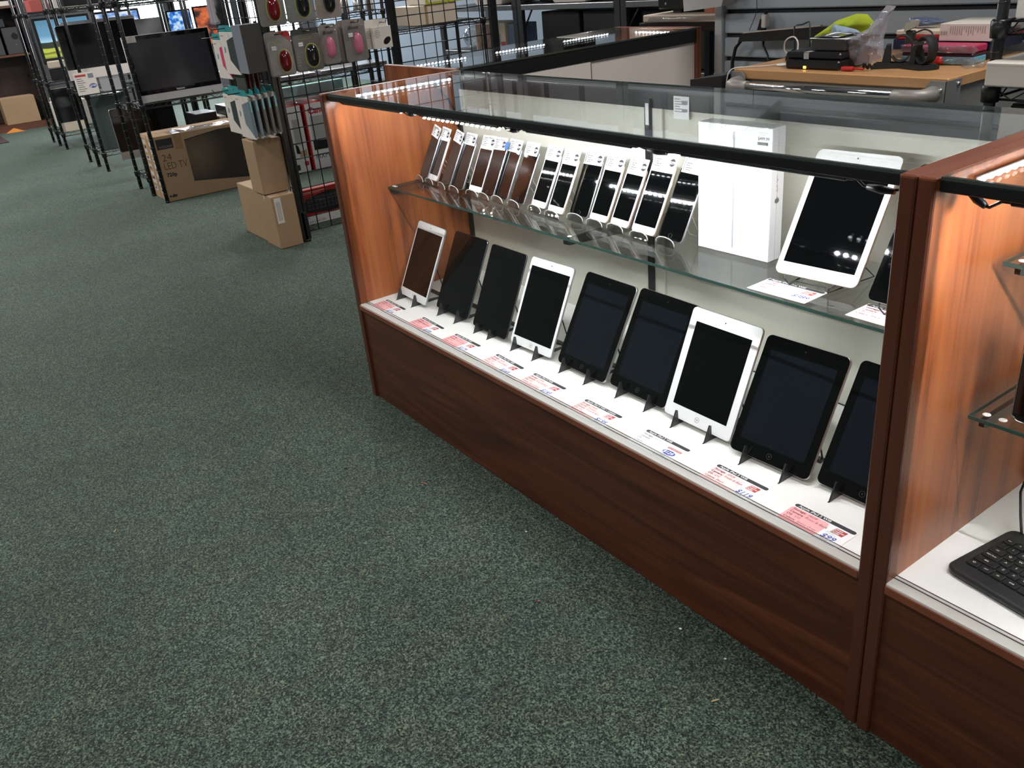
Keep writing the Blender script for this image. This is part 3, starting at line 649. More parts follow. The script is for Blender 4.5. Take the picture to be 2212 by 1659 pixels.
ap.lathe([(0.0048, 0), (0.0048, 0.0002)], 16, (-0.002, 0, 0), AM).lathe([(0.0048, 0), (0.0048, 0.0002)], 16, (0.002, 0, 0), AM).box(-0.0005, 0.0045, 0, 0.002, 0.0078, 0.0002, 0, AM)
for i, ch in enumerate('daPi'): ap.text(ch, 0.011, T3(0.0927, 0.0165, 0.140 + i * 0.0085) @ FACEX @ Matrix.Rotation(0, 4, 'Z'), maxw=0.008)
t.p('side_emblem', ap, INKG)

# ------------------------------------------------------------------ phones
def phone(label, x, y, yaw, w_, h_, wht, rim, price, tagoff=0.0, tilt=0.0, blue=False, name='Apple iPhone 6'):
    t = Thing('phone', label, 'phone', (x, y, ZS + 0.012), yaw, rx=-math.radians(26.6), group=None)
    t.p('body', MB().slab(w_, h_, 0.0072, 0.009, 0.0018, 6, y0=0.0006), rim)
    t.p('front_glass', MB().slab(w_ - 0.0015, h_ - 0.0015, 0.0009, 0.0085, 0.0002, 6, z0=0.00075), BZW if wht else BZB)
    sb = 0.0165 if h_ < 0.15 else 0.018
    t.p('screen', MB().slab(w_ - 0.0085, h_ - 2 * sb, 0.0006, 0.0005, 0.0001, 1, z0=sb, y0=-0.0003), SCRN)
    a = [(0.0052 * math.cos(2 * PI * k / 16), -0.0002, sb / 2 + 0.0052 * math.sin(2 * PI * k / 16)) for k in range(16)]
    t.p('home_button', MB().tube(a, 0.0004, 4, closed=True), mat('ring_grey2', (0.30, 0.30, 0.31), 0.3) if wht else mat('ring_dark', (0.030, 0.030, 0.032), 0.3))
    t.p('side_button', MB().box(w_ / 2 - 0.0002, 0.003, h_ * 0.70, w_ / 2 + 0.0006, 0.0055, h_ * 0.77, 0.0002), rim)
    tw, tht = (0.066, 0.034) if w_ < 0.07 else (0.074, 0.038)
    TM = T3(tagoff, -0.001, h_ - 0.0120) @ Matrix.Rotation(math.radians(tilt), 4, 'Y')
    tg = t.p('price_tag', MB().box(-tw / 2, -0.0004, 0, tw / 2, 0, tht, 0, TM), PAPER)
    k = MB(); k.text(name, 0.0078, TM @ T3(-tw / 2 + 0.008, -0.0006, tht - 0.009) @ FRONT, 0.25, 0.014, maxw=tw - 0.014)
    k.prism([(-tw / 2 + 0.0035, 0.004), (-tw / 2 + 0.005, 0.004), (-tw / 2 + 0.006, tht - 0.006), (-tw / 2 + 0.0045, tht - 0.006)], -0.0008, -0.0005, 'y', TM)
    for q in range(4): k.box(-tw / 2 + 0.009, -0.0007, 0.006 + q * 0.0048, -tw / 2 + 0.009 + (0.016, 0.021, 0.012, 0.018)[q], -0.0005, 0.0074 + q * 0.0048, 0, TM)
    t.p('tag_print', k, INKK, tg)
    c = MB().lathe([(0.0088, 0), (0.0088, 0.0003)], 20, (0, 0, 0), TM @ T3(tw / 2 - 0.0125, -0.0005, tht * 0.46) @ FRONT); bd = t.p('price_badge', c, INKK, tg)
    t.p('badge_digits', MB().text(price, 0.0088, TM @ T3(tw / 2 - 0.0125, -0.0010, tht * 0.46 - 0.0032) @ FRONT, 0.1, 0.02, cx=True, maxw=0.0165), INKW, tg)
    if blue: t.p('blue_flag', MB().box(tw / 2 - 0.004, -0.001, 0.004, tw / 2 + 0.011, -0.0005, tht - 0.010, 0, TM), mat('blue_tape', (0.02, 0.14, 0.60), 0.5), tg, 'bright blue paper flag')
    return t
PH = [(0.062, 0.266, -12, 0, 'S', '$249', -0.004, 6, 0, 'black phone at the left end of the glass shelf, tag tilted'),
      (0.122, 0.263, -8, 1, 'R', '$249', 0.0, 3, 0, 'small white phone with pink rim, leftmost of the white ones'),
      (0.209, 0.254, -12, 0, 'S', '$249', -0.004, 5, 0, 'black phone just right of the leftmost white phone'),
      (0.280, 0.2514, -6, 0, 'S', '$249', 0.0, 0, 0, 'dark phone standing apart, left of the white-bottomed one'),
      (0.366, 0.2565, -1, 1, 'G', '$249', 0.004, -2, 0, 'white-bottomed phone half hidden by the phone with the blue flag'),
      (0.4265, 0.2557, -5, 0, 'S', '$249', -0.004, -3, 1, 'black phone whose tag carries a bright blue flag'),
      (0.487, 0.2600, -5, 0, 'S', '$299', 0.0, 0, 0, 'black phone directly right of the blue-flagged one'),
      (0.5656, 0.2580, -6, 0, 'S', '$299', -0.002, -1, 0, 'black phone left of the pair of white phones'),
      (0.654, 0.2620, -4, 1, 'S', '$299', 0.0, 0, 0, 'white phone with silver rim, left one of the adjacent pair mid shelf'),
      (0.7329, 0.2555, -3, 1, 'O', '$249', 0.0, 0, 0, 'white phone with gold rim, right one of the adjacent pair mid shelf'),
      (0.8036, 0.2721, 1, 0, 'S', '$249', 0.0, 0, 0, 'black phone standing above the middle shelf bracket'),
      (0.879, 0.2700, -2, 1, 'O', '$289', 0.0, 0, 0, 'white phone with gold rim, directly left of the pink-rimmed one'),
      (0.9511, 0.2716, -4, 1, 'R', '$289', 0.002, 0, 0, 'white phone with rose rim before the large gold-rimmed phone'),
      (1.0381, 0.2644, -2, 1, 'O', '$299', 0.0, 0, 0, 'large white phone with gold rim, second from the white carton'),
      (1.1180, 0.2680, -5, 0, 'S', '$379', 0.004, 0, 0, 'large black phone next to the tall white carton')]
RIM = {'S': SILV, 'R': ROSE, 'O': GOLD, 'G': GREYAL}
PE = ['at the left end of the glass shelf', 'under the leftmost white phone', 'under the black phone right of the leftmost white one', 'under the dark phone standing apart', 'under the half hidden white-bottomed phone',
      'under the blue-flagged phone', 'right of the blue-flagged phone', 'under the black phone left of the white pair', 'under the left phone of the white pair', 'under the right phone of the white pair',
      'above the middle shelf bracket', 'under the gold-rimmed phone beside the rose one', 'under the rose-rimmed white phone', 'under the large gold-rimmed phone', 'beside the tall white carton, its foot showing']
def arc(cx, cz, r, a0, a1, n): return [(cx + r * math.cos(math.radians(a0 + (a1 - a0) * k / n)), cz + r * math.sin(math.radians(a0 + (a1 - a0) * k / n))) for k in range(n + 1)]
ea = None
for (x, y, yw, wh, rm, pr, to, tl, bl, lab), pl in zip(PH, PE):
    plus = x > 1.0; w_, h_ = (0.0775, 0.158) if plus else (0.067, 0.138)
    phone(lab, x, y, math.radians(yw), w_, h_, wh, RIM[rm], pr, to, tl, bl, 'Apple iPhone 6' + ('+' if plus else ''))
    elab = 'clear acrylic phone easel ' + pl
    if ea is None:
        t = Thing('phone_easel', elab, 'stand', (x, y, ZS), math.radians(yw)); ea = t.o
        # side profile of a bent sheet: back prop, back plate, tray, scalloped lip
        ln = math.tan(math.radians(26.6)); th = 0.0022
        def sheet(prof, xs, zs_=None):
            mb = MB(); vs = []; n = len(xs)
            for (yy, zz) in prof:
                for xq in xs: vs.append((xq, yy, zz))
            fs = [(i * n + k, i * n + k + 1, (i + 1) * n + k + 1, (i + 1) * n + k) for i in range(len(prof) - 1) for k in range(n - 1)]
            mb.add(vs, fs); return mb
        bp = [(0.012, 0.0115), (0.014 + 0.07 * ln, 0.078)]
        t.p('back_plate', MB().prism([(0.0095, 0.010), (0.0118, 0.0095), (0.0118 + 0.065 * ln, 0.075), (0.0095 + 0.065 * ln, 0.0755)], -0.022, 0.022, 'x'), ACRY)
        t.p('tray', MB().prism([(-0.010, 0.0), (-0.010, 0.0022), (-0.004, 0.0100), (0.0098, 0.0110), (0.0118, 0.0095), (-0.003, 0.0085), (-0.008, 0.0)], -0.026, 0.026, 'x'), ACRY)
        lip = [(-0.030, 0.0)] + [(0.030 * math.cos(math.radians(180 - 180 * k / 16)), 0.004 + 0.016 * abs(math.sin(math.radians(180 * k / 16))) ** 0.7) for k in range(17)] + [(0.030, 0.0)]
        t.p('lip', MB().prism(lip, -0.0118, -0.0098, 'y'), ACRY)
        t.p('lip_edge', MB().tube([(a, -0.0108, b) for a, b in lip[1:-1]], 0.0013, 6), ACRYE)
        t.p('foot', MB().tube([(0.0118 + 0.065 * ln - 0.002 + .001, 0, 0)] if 0 else [(-0.020, 0.0118 + 0.06 * ln, 0.070), (-0.018, 0.075, 0.004), (-0.012, 0.080, 0.0015), (0.012, 0.080, 0.0015), (0.018, 0.075, 0.004), (0.020, 0.0118 + 0.06 * ln, 0.070)], 0.0011, 6), ACRYE)
    else: dup(ea, (x, y, ZS), math.radians(yw), elab)

# ------------------------------------------------------------------ keyboard and black device in the keyboard case
t = Thing('keyboard', 'black compact keyboard lying on the white deck of the right case', 'keyboard', (1.892, 0.092, ZD), math.radians(-7.5))
KM = Matrix.Rotation(-PI / 2, 4, 'X') @ Matrix.Scale(-1, 4, (0, 0, 1))
flat = lambda zz: T3(0, 0, zz) @ Matrix(((1, 0, 0, 0), (0, 0, 1, 0), (0, -1, 0, 0), (0, 0, 0, 1)))
def flat_slab(w_, d_, h_, r, ch, z0, x0=0.0, y0=0.0): return MB().slab(w_, d_, h_, r, ch, 6, M=Matrix(((1, 0, 0, 0), (0, 0, 1, 0), (0, -1, 0, z0 + h_), (0, 0, 0, 1))), x0=x0, z0=y0)
t.p('case', flat_slab(0.30, 0.168, 0.014, 0.018, 0.004, 0.001), mat('keyboard_black', (0.018, 0.018, 0.020), 0.45))
t.p('cable_hump', MB().ell((0.085, 0.158, 0.012), 0.045, 0.028, 0.010), mat('keyboard_black', (0.018, 0.018, 0.020), 0.45))
KEYM = mat('keycap_black', (0.012, 0.012, 0.013), 0.35)
rows = [(0.028, [('', .021), ('ctrl', .02), ('alt', .02), ('cmd', .024), ('', .09), ('cmd', .024), ('alt', .02), ('ctrl', .02)]),
        (0.046, [('shift', .038)] + [(c, .0172) for c in 'ZXCVBNM,./'] + [('shift', .036)]),
        (0.064, [('caps lock', .030)] + [(c, .0172) for c in 'ASDFGHJKL;'] + [('enter', .044)]),
        (0.082, [('tab', .025)] + [(c, .0172) for c in 'QWERTYUIOP[]'] + [('', .02)]),
        (0.100, [(c, .0172) for c in '`1234567890-='] + [('delete', .03)]),
        (0.118, [('esc', .0172)] + [(c, .0172) for c in ['f1', 'f2', 'f3', 'f4', 'f5', 'f6', 'f7', 'f8', 'f9', 'f10', 'f11', 'f12']])]
lt = MB()
for yy, keys in rows:
    xx = 0.016
    for s_, kw in keys:
        if xx + kw > 0.288: break
        k = MB().box(xx, yy, 0.0145, xx + kw - 0.0022, yy + 0.0155, 0.0185, 0.0012); t.p('key', k, KEYM)
        if s_: lt.text(s_ if s_ != '' else 'O', 0.0058 if len(s_) == 1 else 0.0042, T3(xx + kw / 2 - 0.001, yy + 0.006, 0.0188), 0, 0.01, cx=True, maxw=kw - 0.006)
        elif kw < 0.03: lt.text('O', 0.0058, T3(xx + kw / 2 - 0.001, yy + 0.006, 0.0188), 0, 0.01, cx=True)
        xx += kw
t.p('key_lettering', lt, INKW)
wires('black keyboard cable rising behind the keyboard', [(1.935, 0.245, ZD + 0.012), (1.915, 0.275, ZD + 0.03), (1.900, 0.295, ZD + 0.06), (1.905, 0.30, ZD + 0.105), (1.925, 0.315, ZD + 0.118), (1.97, 0.34, ZD + 0.10), (2.03, 0.37, ZD + 0.03), (2.08, 0.38, ZD + 0.004)], None, 0.0022)
t = Thing('boxed_device', 'glossy black boxed device on the lower glass shelf at the right edge', 'box', (1.918, 0.165, 0.583), math.radians(-4))
t.p('shell', MB().slab(0.12, 0.158, 0.05, 0.010, 0.002, 5, x0=0), mat('gloss_black', (0.008, 0.008, 0.009), 0.06, coat=0.5))
t.p('chrome_rim', MB().tube([(0.002, -0.0005, 0.010), (0.010, -0.0005, 0.002), (0.110, -0.0005, 0.002), (0.118, -0.0005, 0.010), (0.118, -0.0005, 0.148), (0.110, -0.0005, 0.156), (0.010, -0.0005, 0.156), (0.002, -0.0005, 0.148)], 0.0012, 6, closed=True), CHROME)
t.p('window', MB().slab(0.10, 0.135, 0.001, 0.004, 0.0002, 3, x0=0.01, z0=0.011, y0=-0.0008), SCRN)

# ------------------------------------------------------------------ tool cart and what lies on it
CX0, CX1, CY0, CY1, CZ = 0.565, 1.240, 1.10, 1.58, 0.90
t = Thing('tool_cart', 'grey metal tool cart with beech top and chrome push bar behind the long case', 'cart', (0.9, 1.34, 0))
t.w('wooden_top', MB().box(CX0, CY0, CZ - 0.028, CX1, CY1, CZ, 0.003), BEECH)
t.w('cabinet', MB().box(CX0 + 0.01, CY0 + 0.012, 0.10, CX1 - 0.01, CY1 - 0.01, CZ - 0.028, 0.003), GREYP)
for k in range(6):
    z0 = 0.13 + k * 0.115; d_ = t.w('drawer', MB().box(CX0 + 0.035, CY0 - 0.004, z0, CX1 - 0.035, CY0 + 0.012, z0 + 0.10, 0.003), mat('drawer_grey', (0.34, 0.33, 0.30), 0.4, metal=0.2))
    t.w('drawer_pull', MB().box(CX0 + 0.06, CY0 - 0.012, z0 + 0.084, CX1 - 0.06, CY0 - 0.003, z0 + 0.094, 0.002), SILV, d_)
t.w('dark_gap', MB().box(CX0 + 0.03, CY0 + 0.004, 0.822, CX1 - 0.03, CY0 + 0.013, 0.846), BLK)
for sx, x in ((-1, CX0), (1, CX1)):
    a, b = (x - 0.002, x + 0.05) if sx < 0 else (x - 0.05, x + 0.002)
    br = t.w('corner_bracket', MB().prism([(a, 0.80), (b, 0.80), (b, CZ - 0.018), (b - 0.012, CZ - 0.006), (a, CZ - 0.006)] if sx < 0 else [(a, 0.80), (b, 0.80), (b, CZ - 0.006), (a + 0.012, CZ - 0.006), (a, CZ - 0.018)], CY0 - 0.010, CY0 - 0.004, 'y').box(x - 0.003 if sx < 0 else x, CY0 - 0.010, 0.80, x if sx < 0 else x + 0.003, CY0 + 0.055, CZ - 0.006), mat('bracket_grey', (0.36, 0.36, 0.36), 0.35, metal=0.6))
    for (bx, bz) in ((x - sx * 0.012, 0.872), (x - sx * 0.012, 0.822)): t.w('bolt', MB().ell((bx, CY0 - 0.011, bz), 0.006, 0.004, 0.006, 10, 6), CHROME, br)
    for bz in (0.882, 0.826): t.w('bolt', MB().ell((x + sx * 0.004, CY0 + 0.042, bz), 0.004, 0.006, 0.006, 10, 6), CHROME, br)
    hx = x - sx * 0.03
    t.w('handle_elbow', MB().tube([(hx, CY0 - 0.010, 0.862), (hx, CY0 - 0.035, 0.862), (hx - sx * 0.008, CY0 - 0.052, 0.862), (hx - sx * 0.03, CY0 - 0.060, 0.862), (hx - sx * 0.075, CY0 - 0.060, 0.862)], 0.017, 14, rad=[0.021, 0.019, 0.0175, 0.017, 0.016]), mat('elbow_grey', (0.33, 0.31, 0.28), 0.45, metal=0.3))
t.w('push_bar', MB().rod((CX0 + 0.09, CY0 - 0.060, 0.862), (CX1 - 0.09, CY0 - 0.060, 0.862), 0.0125, 14), CHROME)
for (x, y) in ((CX0 + 0.06, CY0 + 0.06), (CX1 - 0.06, CY0 + 0.06), (CX0 + 0.06, CY1 - 0.06), (CX1 - 0.06, CY1 - 0.06)):
    cs = t.w('caster', MB().lathe([(0.045, -0.014), (0.05, -0.010), (0.05, 0.010), (0.045, 0.014)], 18, (0, 0, 0), T3(x, y, 0.05) @ Matrix.Rotation(PI / 2, 4, 'Y')), BLK)
# black network box and terminal stack
t = Thing('network_box', 'flat black electronic box with a yellow light, lowest on the cart top', 'electronics', (0.815, 1.20, CZ))
t.w('case', MB().box(0.725, 1.135, CZ + 0.001, 0.905, 1.28, CZ + 0.026, 0.005), BLK)
t.w('status_light', MB().box(0.789, 1.1335, CZ + 0.003, 0.799, 1.1352, CZ + 0.010, 0.0008), mat('yellow_light', (1, 0.75, 0.1), 0.4, emit=4, ecol=(1.0, 0.62, 0.08)))
t = Thing('cable_modem', 'flat black electronic box with a grey band, upper one of the pair on the cart', 'electronics', (0.81, 1.20, CZ + 0.0265))
t.w('case', MB().box(0.722, 1.14, CZ + 0.027, 0.905, 1.29, CZ + 0.046, 0.005), BLK)
t.w('grey_band', MB().box(0.786, 1.1385, CZ + 0.028, 0.802, 1.1405, CZ + 0.0445).box(0.786, 1.14, CZ + 0.0455, 0.802, 1.20, CZ + 0.0465), mat('band_grey', (0.42, 0.42, 0.42), 0.4))
t = Thing('card_reader', 'small black card reader with silver edged top, standing on the black boxes', 'electronics', (0.84, 1.22, CZ + 0.047))
t.w('body', MB().box(0.788, 1.165, CZ + 0.047, 0.900, 1.275, CZ + 0.078, 0.003), mat('reader_black', (0.045, 0.042, 0.040), 0.4))
t.w('silver_bezel', MB().tube([(0.787, 1.164, CZ + 0.079), (0.906, 1.164, CZ + 0.079), (0.906, 1.276, CZ + 0.081), (0.787, 1.276, CZ + 0.081)], 0.0022, 6, closed=True), SILV)
t.w('screen', MB().box(0.800, 1.185, CZ + 0.079, 0.862, 1.255, CZ + 0.082, 0.001), SCRN)
t.w('screen_frame', MB().tube([(0.80, 1.185, CZ + 0.082), (0.862, 1.185, CZ + 0.082), (0.862, 1.255, CZ + 0.082), (0.80, 1.255, CZ + 0.082)], 0.0015, 4, closed=True), SILV)
t = Thing('charging_dock', 'black cradle with pointed arms at the left of the cart top, holding a white plug', 'dock', (0.68, 1.30, CZ))
t.w('base', MB().box(0.625, 1.26, CZ + 0.001, 0.722, 1.36, CZ + 0.012, 0.003), BLK)
t.w('arm', MB().prism([(0.625, CZ + 0.012), (0.655, CZ + 0.012), (0.652, CZ + 0.036)], 1.26, 1.268, 'y'), BLK)
t.w('arm', MB().prism([(0.68, CZ + 0.012), (0.712, CZ + 0.012), (0.708, CZ + 0.045)], 1.26, 1.268, 'y'), BLK)
t = Thing('wire_easel', 'black bent wire stand rising behind the black boxes on the cart', 'stand', (0.65, 1.30, CZ))
t.w('wire', MB().tube([(0.632, 1.30, CZ + 0.002), (0.625, 1.305, CZ + 0.05), (0.617, 1.31, CZ + 0.095), (0.625, 1.31, CZ + 0.099), (0.645, 1.31, CZ + 0.100), (0.668, 1.31, CZ + 0.108), (0.673, 1.31, CZ + 0.104), (0.680, 1.305, CZ + 0.05), (0.685, 1.30, CZ + 0.002)], 0.0025, 8), BLKM)
def cable(label, pts, r, m, ends=None, n=8):
    # smooth the path a little
    P_ = [Vector(p) for p in pts]; out = []
    for i in range(len(P_) - 1):
        a = P_[max(i - 1, 0)]; b = P_[i]; c = P_[i + 1]; d = P_[min(i + 2, len(P_) - 1)]
        for k in range(5):
            u = k / 5; out.append(0.5 * ((2 * b) + (-a + c) * u + (2 * a - 5 * b + 4 * c - d) * u * u + (-a + 3 * b - 3 * c + d) * u ** 3))
    out.append(P_[-1]); t = Thing('cable', label, 'cable', tuple(P_[0])); t.w('cord', MB().tube(out, r, n), m); return t
WC = mat('white_cable', (0.72, 0.70, 0.68), 0.4)
cable('white cable looping up behind the left end of the cart', [(0.66, 1.275, CZ + 0.025), (0.655, 1.28, CZ + 0.055), (0.63, 1.29, CZ + 0.068), (0.595, 1.30, CZ + 0.055), (0.585, 1.31, CZ + 0.025), (0.605, 1.32, CZ + 0.006), (0.64, 1.30, CZ + 0.004), (0.665, 1.275, CZ + 0.018)], 0.0022, WC)
t = cable('white magnetic charging cable on the cart, hanging over its front left corner', [(0.668, 1.175, CZ + 0.006), (0.64, 1.155, CZ + 0.003), (0.60, 1.125, CZ + 0.003), (0.574, 1.098, CZ + 0.003), (0.562, 1.085, CZ - 0.006), (0.556, 1.08, CZ - 0.03), (0.552, 1.078, CZ - 0.08)], 0.0016, WC)
t.w('charging_puck', MB().lathe([(0.012, 0.0), (0.014, 0.001), (0.014, 0.005), (0.012, 0.006)], 20, (0.678, 1.18, CZ + 0.001)), mat('puck_white', (0.8, 0.8, 0.8), 0.3))
# long black bar (lamp arm) along the slat wall
t = Thing('lamp_arm', 'long flat black bar with bent leg leaning against the slatted wall', 'bar', (0.3, 1.60, 0.5))
t.w('bar', MB().prism([(0.155, 0.912), (0.165, 0.938), (0.50, 0.962), (0.56, 0.962), (0.56, 0.925)], 1.59, 1.62, 'y'), BLK)
t.w('bent_leg', MB().tube([(0.165, 1.60, 0.92), (0.135, 1.60, 0.89), (0.122, 1.60, 0.84), (0.118, 1.60, 0.40), (0.118, 1.60, 0.01)], 0.007, 8), BLK)
t.w('paper_strip', MB().prism([(0.172, 0.940), (0.50, 0.9635), (0.50, 0.967), (0.172, 0.9435)], 1.595, 1.61, 'y'), CREAM)
t = Thing('power_plug', 'white and black power adapter plugged in on the slatted wall', 'plug', (0.245, 1.63, 0.94))
t.w('white_adapter', MB().box(0.236, 1.615, 0.955, 0.256, 1.64, 1.000, 0.003), PKG)
t.w('black_plug', MB().prism([(0.216, 0.948), (0.236, 0.948), (0.236, 0.985), (0.228, 0.985)], 1.62, 1.64, 'y').box(0.242, 1.622, 1.0, 0.250, 1.636, 1.012, 0.002), BLK)
t.w('cord', MB().tube([(0.246, 1.63, 0.956), (0.247, 1.62, 0.93), (0.262, 1.60, 0.90), (0.30, 1.58, 0.87), (0.32, 1.58, 0.7)], 0.004, 8), BLK)
wires('thin dark wire crossing the slatted wall at its left end', [(0.195, 1.635, 1.25), (0.198, 1.635, 1.05), (0.200, 1.635, 1.02), (0.192, 1.635, 0.99), (0.172, 1.63, 0.945)], None, 0.0012)
# bin of the cart's left side
loose('waste_bin', MB().prism([(0.44, 0.0), (0.545, 0.0), (0.555, 0.885), (0.425, 0.868)], 1.06, 1.30, 'y'), BLK, 'black upright bin standing left of the tool cart', 'bin')
# plastic bag
bag = MB().pillow([(0.862, CZ + 0.02), (0.868, CZ + 0.005), (0.905, CZ + 0.004), (0.955, CZ + 0.012), (0.990, CZ + 0.030), (0.985, CZ + 0.075), (0.995, CZ + 0.125), (1.012, CZ + 0.155), (0.985, CZ + 0.158), (0.972, CZ + 0.125), (0.935, CZ + 0.10), (0.905, CZ + 0.082), (0.866, CZ + 0.078)], 1.21, 0.035, 5, 0.9, rings=9, sub=6)
loose('plastic_bag', bag, BAGP, 'crumpled clear plastic bag standing on the cart between the card reader and the watch stands', 'bag')
loose('green_cloth', MB().pillow([(0.60, CZ + 0.035), (0.612, CZ + 0.055), (0.69, CZ + 0.10), (0.755, CZ + 0.118), (0.79, CZ + 0.116), (0.82, CZ + 0.09), (0.80, CZ + 0.05), (0.70, CZ + 0.045), (0.62, CZ + 0.03)], 1.42, 0.05, 1, 0.6, rings=8), mat('lime_cloth', (0.42, 0.52, 0.03), 0.9, bump=0.5, bscale=300), 'lime green microfibre cloth heaped at the back of the cart', 'cloth')
loose('blue_cloth', MB().pillow([(0.70, CZ + 0.055), (0.71, CZ + 0.094), (0.75, CZ + 0.088), (0.79, CZ + 0.080), (0.83, CZ + 0.06), (0.84, CZ + 0.04), (0.74, CZ + 0.04)], 1.37, 0.03, 9, 0.6, rings=7), mat('pale_blue_cloth', (0.33, 0.42, 0.55), 0.9, bump=0.5, bscale=300), 'pale blue cloth lying against the lime green cloth', 'cloth')
loose('navy_bag', MB().pillow([(0.90, CZ + 0.075), (0.90, CZ + 0.10), (0.94, CZ + 0.103), (0.985, CZ + 0.100), (1.012, CZ + 0.090), (0.985, CZ + 0.082)], 1.46, 0.03, 4, 0.6, rings=6), mat('slate_plastic', (0.10, 0.13, 0.22), 0.3), 'slate blue plastic pouch on top of the flat boxes at the back of the cart', 'pouch')
# flat boxes stack
loose('flat_carton', MB().box(0.90, 1.40, CZ + 0.062, 1.17, 1.56, CZ + 0.074, 0.002), CREAM, 'flat cream carton under the slate blue pouch', 'box')
loose('red_flat_box', MB().box(0.905, 1.395, CZ + 0.050, 1.18, 1.56, CZ + 0.0615, 0.002), RED, 'flat red box under the cream carton on the cart', 'box')
t = Thing('dark_blue_box', 'flat dark blue box with small lettering below the red one', 'box', (1.03, 1.47, CZ + 0.024))
t.w('body', MB().box(0.90, 1.39, CZ + 0.024, 1.18, 1.56, CZ + 0.0495, 0.002), mat('navy_card', (0.012, 0.016, 0.05), 0.4))
t.w('lettering', MB().text('Classroom AppleComputers', 0.007, T3(0.93, 1.3895, CZ + 0.034) @ FRONT, maxw=0.06), INKG)
t = Thing('white_carton', 'white carton with fine print on the stack at the right of the cart', 'box', (1.11, 1.46, CZ + 0.05))
t.w('body', MB().box(1.045, 1.375, CZ + 0.0502, 1.185, 1.388, CZ + 0.094, 0.001).box(1.045, 1.388, CZ + 0.0745, 1.185, 1.54, CZ + 0.094, 0.001), PKG)
k = MB()
random.seed(5)
for q in range(16): k.box(1.075 + q * 0.0062, 1.3745, CZ + 0.088 - random.uniform(0.008, 0.024), 1.0775 + q * 0.0062, 1.3749, CZ + 0.088)
for q in range(3): k.box(1.049 + q * 0.007, 1.3745, CZ + 0.066, 1.0535 + q * 0.007, 1.3749, CZ + 0.075)
t.w('fine_print', k, mat('faded_ink', (0.40, 0.33, 0.30), 0.6))
for z0, z1, cm, nm, lab in ((0.030, 0.048, 'magenta', (0.50, 0.02, 0.10), 'magenta package in clear wrap, uppermost of the wrapped ones'), (0.021, 0.029, 'dark', (0.06, 0.01, 0.02), 'dark maroon package between the magenta and light blue ones'), (0.002, 0.0205, 'blue', (0.14, 0.42, 0.55), 'light blue package in shiny wrap, lowest of the stack')):
    t = Thing('wrapped_package', lab, 'package', (1.09, 1.36, CZ + z0))
    t.w('package', MB().box(0.985, 1.30, CZ + z0, 1.185, 1.37, CZ + z1, 0.003), mat('pkg_' + cm, nm, 0.35))
    if cm != 'dark': t.w('clear_wrap', MB().pillow([(0.982, CZ + z0), (0.982, CZ + z1 + .001), (1.19, CZ + z1 + .001), (1.20, CZ + (z0 + z1) / 2), (1.19, CZ + z0)], 1.298, 0.012, 3 if cm == 'blue' else 8, 0.9, rings=7, back=0.2), WRAPP)
loose('wrap_tail', MB().pillow([(1.165, CZ - 0.005), (1.17, CZ + 0.018), (1.205, CZ + 0.022), (1.232, CZ + 0.012), (1.222, CZ - 0.012), (1.195, CZ - 0.028)], 1.285, 0.02, 2, 1.0, rings=6), WRAPP, 'crumpled end of clear wrap hanging at the right end of the cart', 'plastic wrap')
# watch stands
def watch_stand():
    t = Thing('watch_stand', 'black velvet watch stand with open cuff, right one of the pair on the cart', 'stand', (1.087, 1.225, CZ), math.radians(-20))
    t.p('base', MB().prism([(-0.05, -0.028), (0.03, -0.028), (0.05, -0.008), (0.05, 0.02), (0.03, 0.032), (-0.05, 0.032)], 0.001, 0.009, 'z').prism([(-0.044, -0.023), (0.028, -0.023), (0.044, -0.006), (0.044, 0.016), (0.028, 0.027), (-0.044, 0.027)], 0.009, 0.012, 'z'), BLKMAT)
    t.p('upright', MB().prism([(-0.028, 0.012), (-0.006, 0.012), (-0.008, 0.046), (-0.022, 0.050)], -0.012, 0.016, 'y').box(-0.02, -0.010, 0.045, -0.008, 0.012, 0.060, 0.002), BLKMAT)
    c = MB(); n = 26; R_ = 0.033; vs = []; fs = []
    for k in range(n + 1):
        a = math.radians(215 + 285 * k / n)
        for (r, y) in ((R_ - 0.002, -0.014), (R_ + 0.0015, -0.014), (R_ + 0.0015, 0.014), (R_ - 0.002, 0.014)): vs.append((0.018 + r * math.cos(a) * 0.8, y, 0.048 + r * math.sin(a)))
    for k in range(n):
        for q in range(4): fs.append((k * 4 + q, k * 4 + (q + 1) % 4, (k + 1) * 4 + (q + 1) % 4, (k + 1) * 4 + q))
    fs += [(0, 3, 2, 1), (n * 4, n * 4 + 1, n * 4 + 2, n * 4 + 3)]
    c.add(vs, fs, None, True); t.p('cuff', c, BLKMAT)
    return t
ws = watch_stand()
dup(ws.o, (1.005, 1.232, CZ), math.radians(28), 'black velvet watch stand, left one of the pair, beside the plastic bag')
t = Thing('hand_tool', 'clip tool with cream lever standing behind the watch stands', 'tool', (1.02, 1.33, CZ))
t.w('body', MB().box(0.975, 1.325, CZ + 0.001, 1.0, 1.34, CZ + 0.082, 0.003).box(1.0, 1.32, CZ + 0.03, 1.04, 1.34, CZ + 0.055, 0.004), mat('tool_dark', (0.06, 0.07, 0.06), 0.4, metal=0.5))
t.w('lever', MB().prism([(0.972, CZ + 0.078), (1.005, CZ + 0.092), (1.008, CZ + 0.108), (1.0, CZ + 0.110), (0.974, CZ + 0.100)], 1.322, 1.336, 'y'), mat('lever_cream', (0.45, 0.43, 0.36), 0.4))
cable('thin dark cable bowed above the right watch stand', [(0.99, 1.33, CZ + 0.07), (1.03, 1.32, CZ + 0.085), (1.06, 1.31, CZ + 0.08), (1.075, 1.30, CZ + 0.06)], 0.0022, BLK)
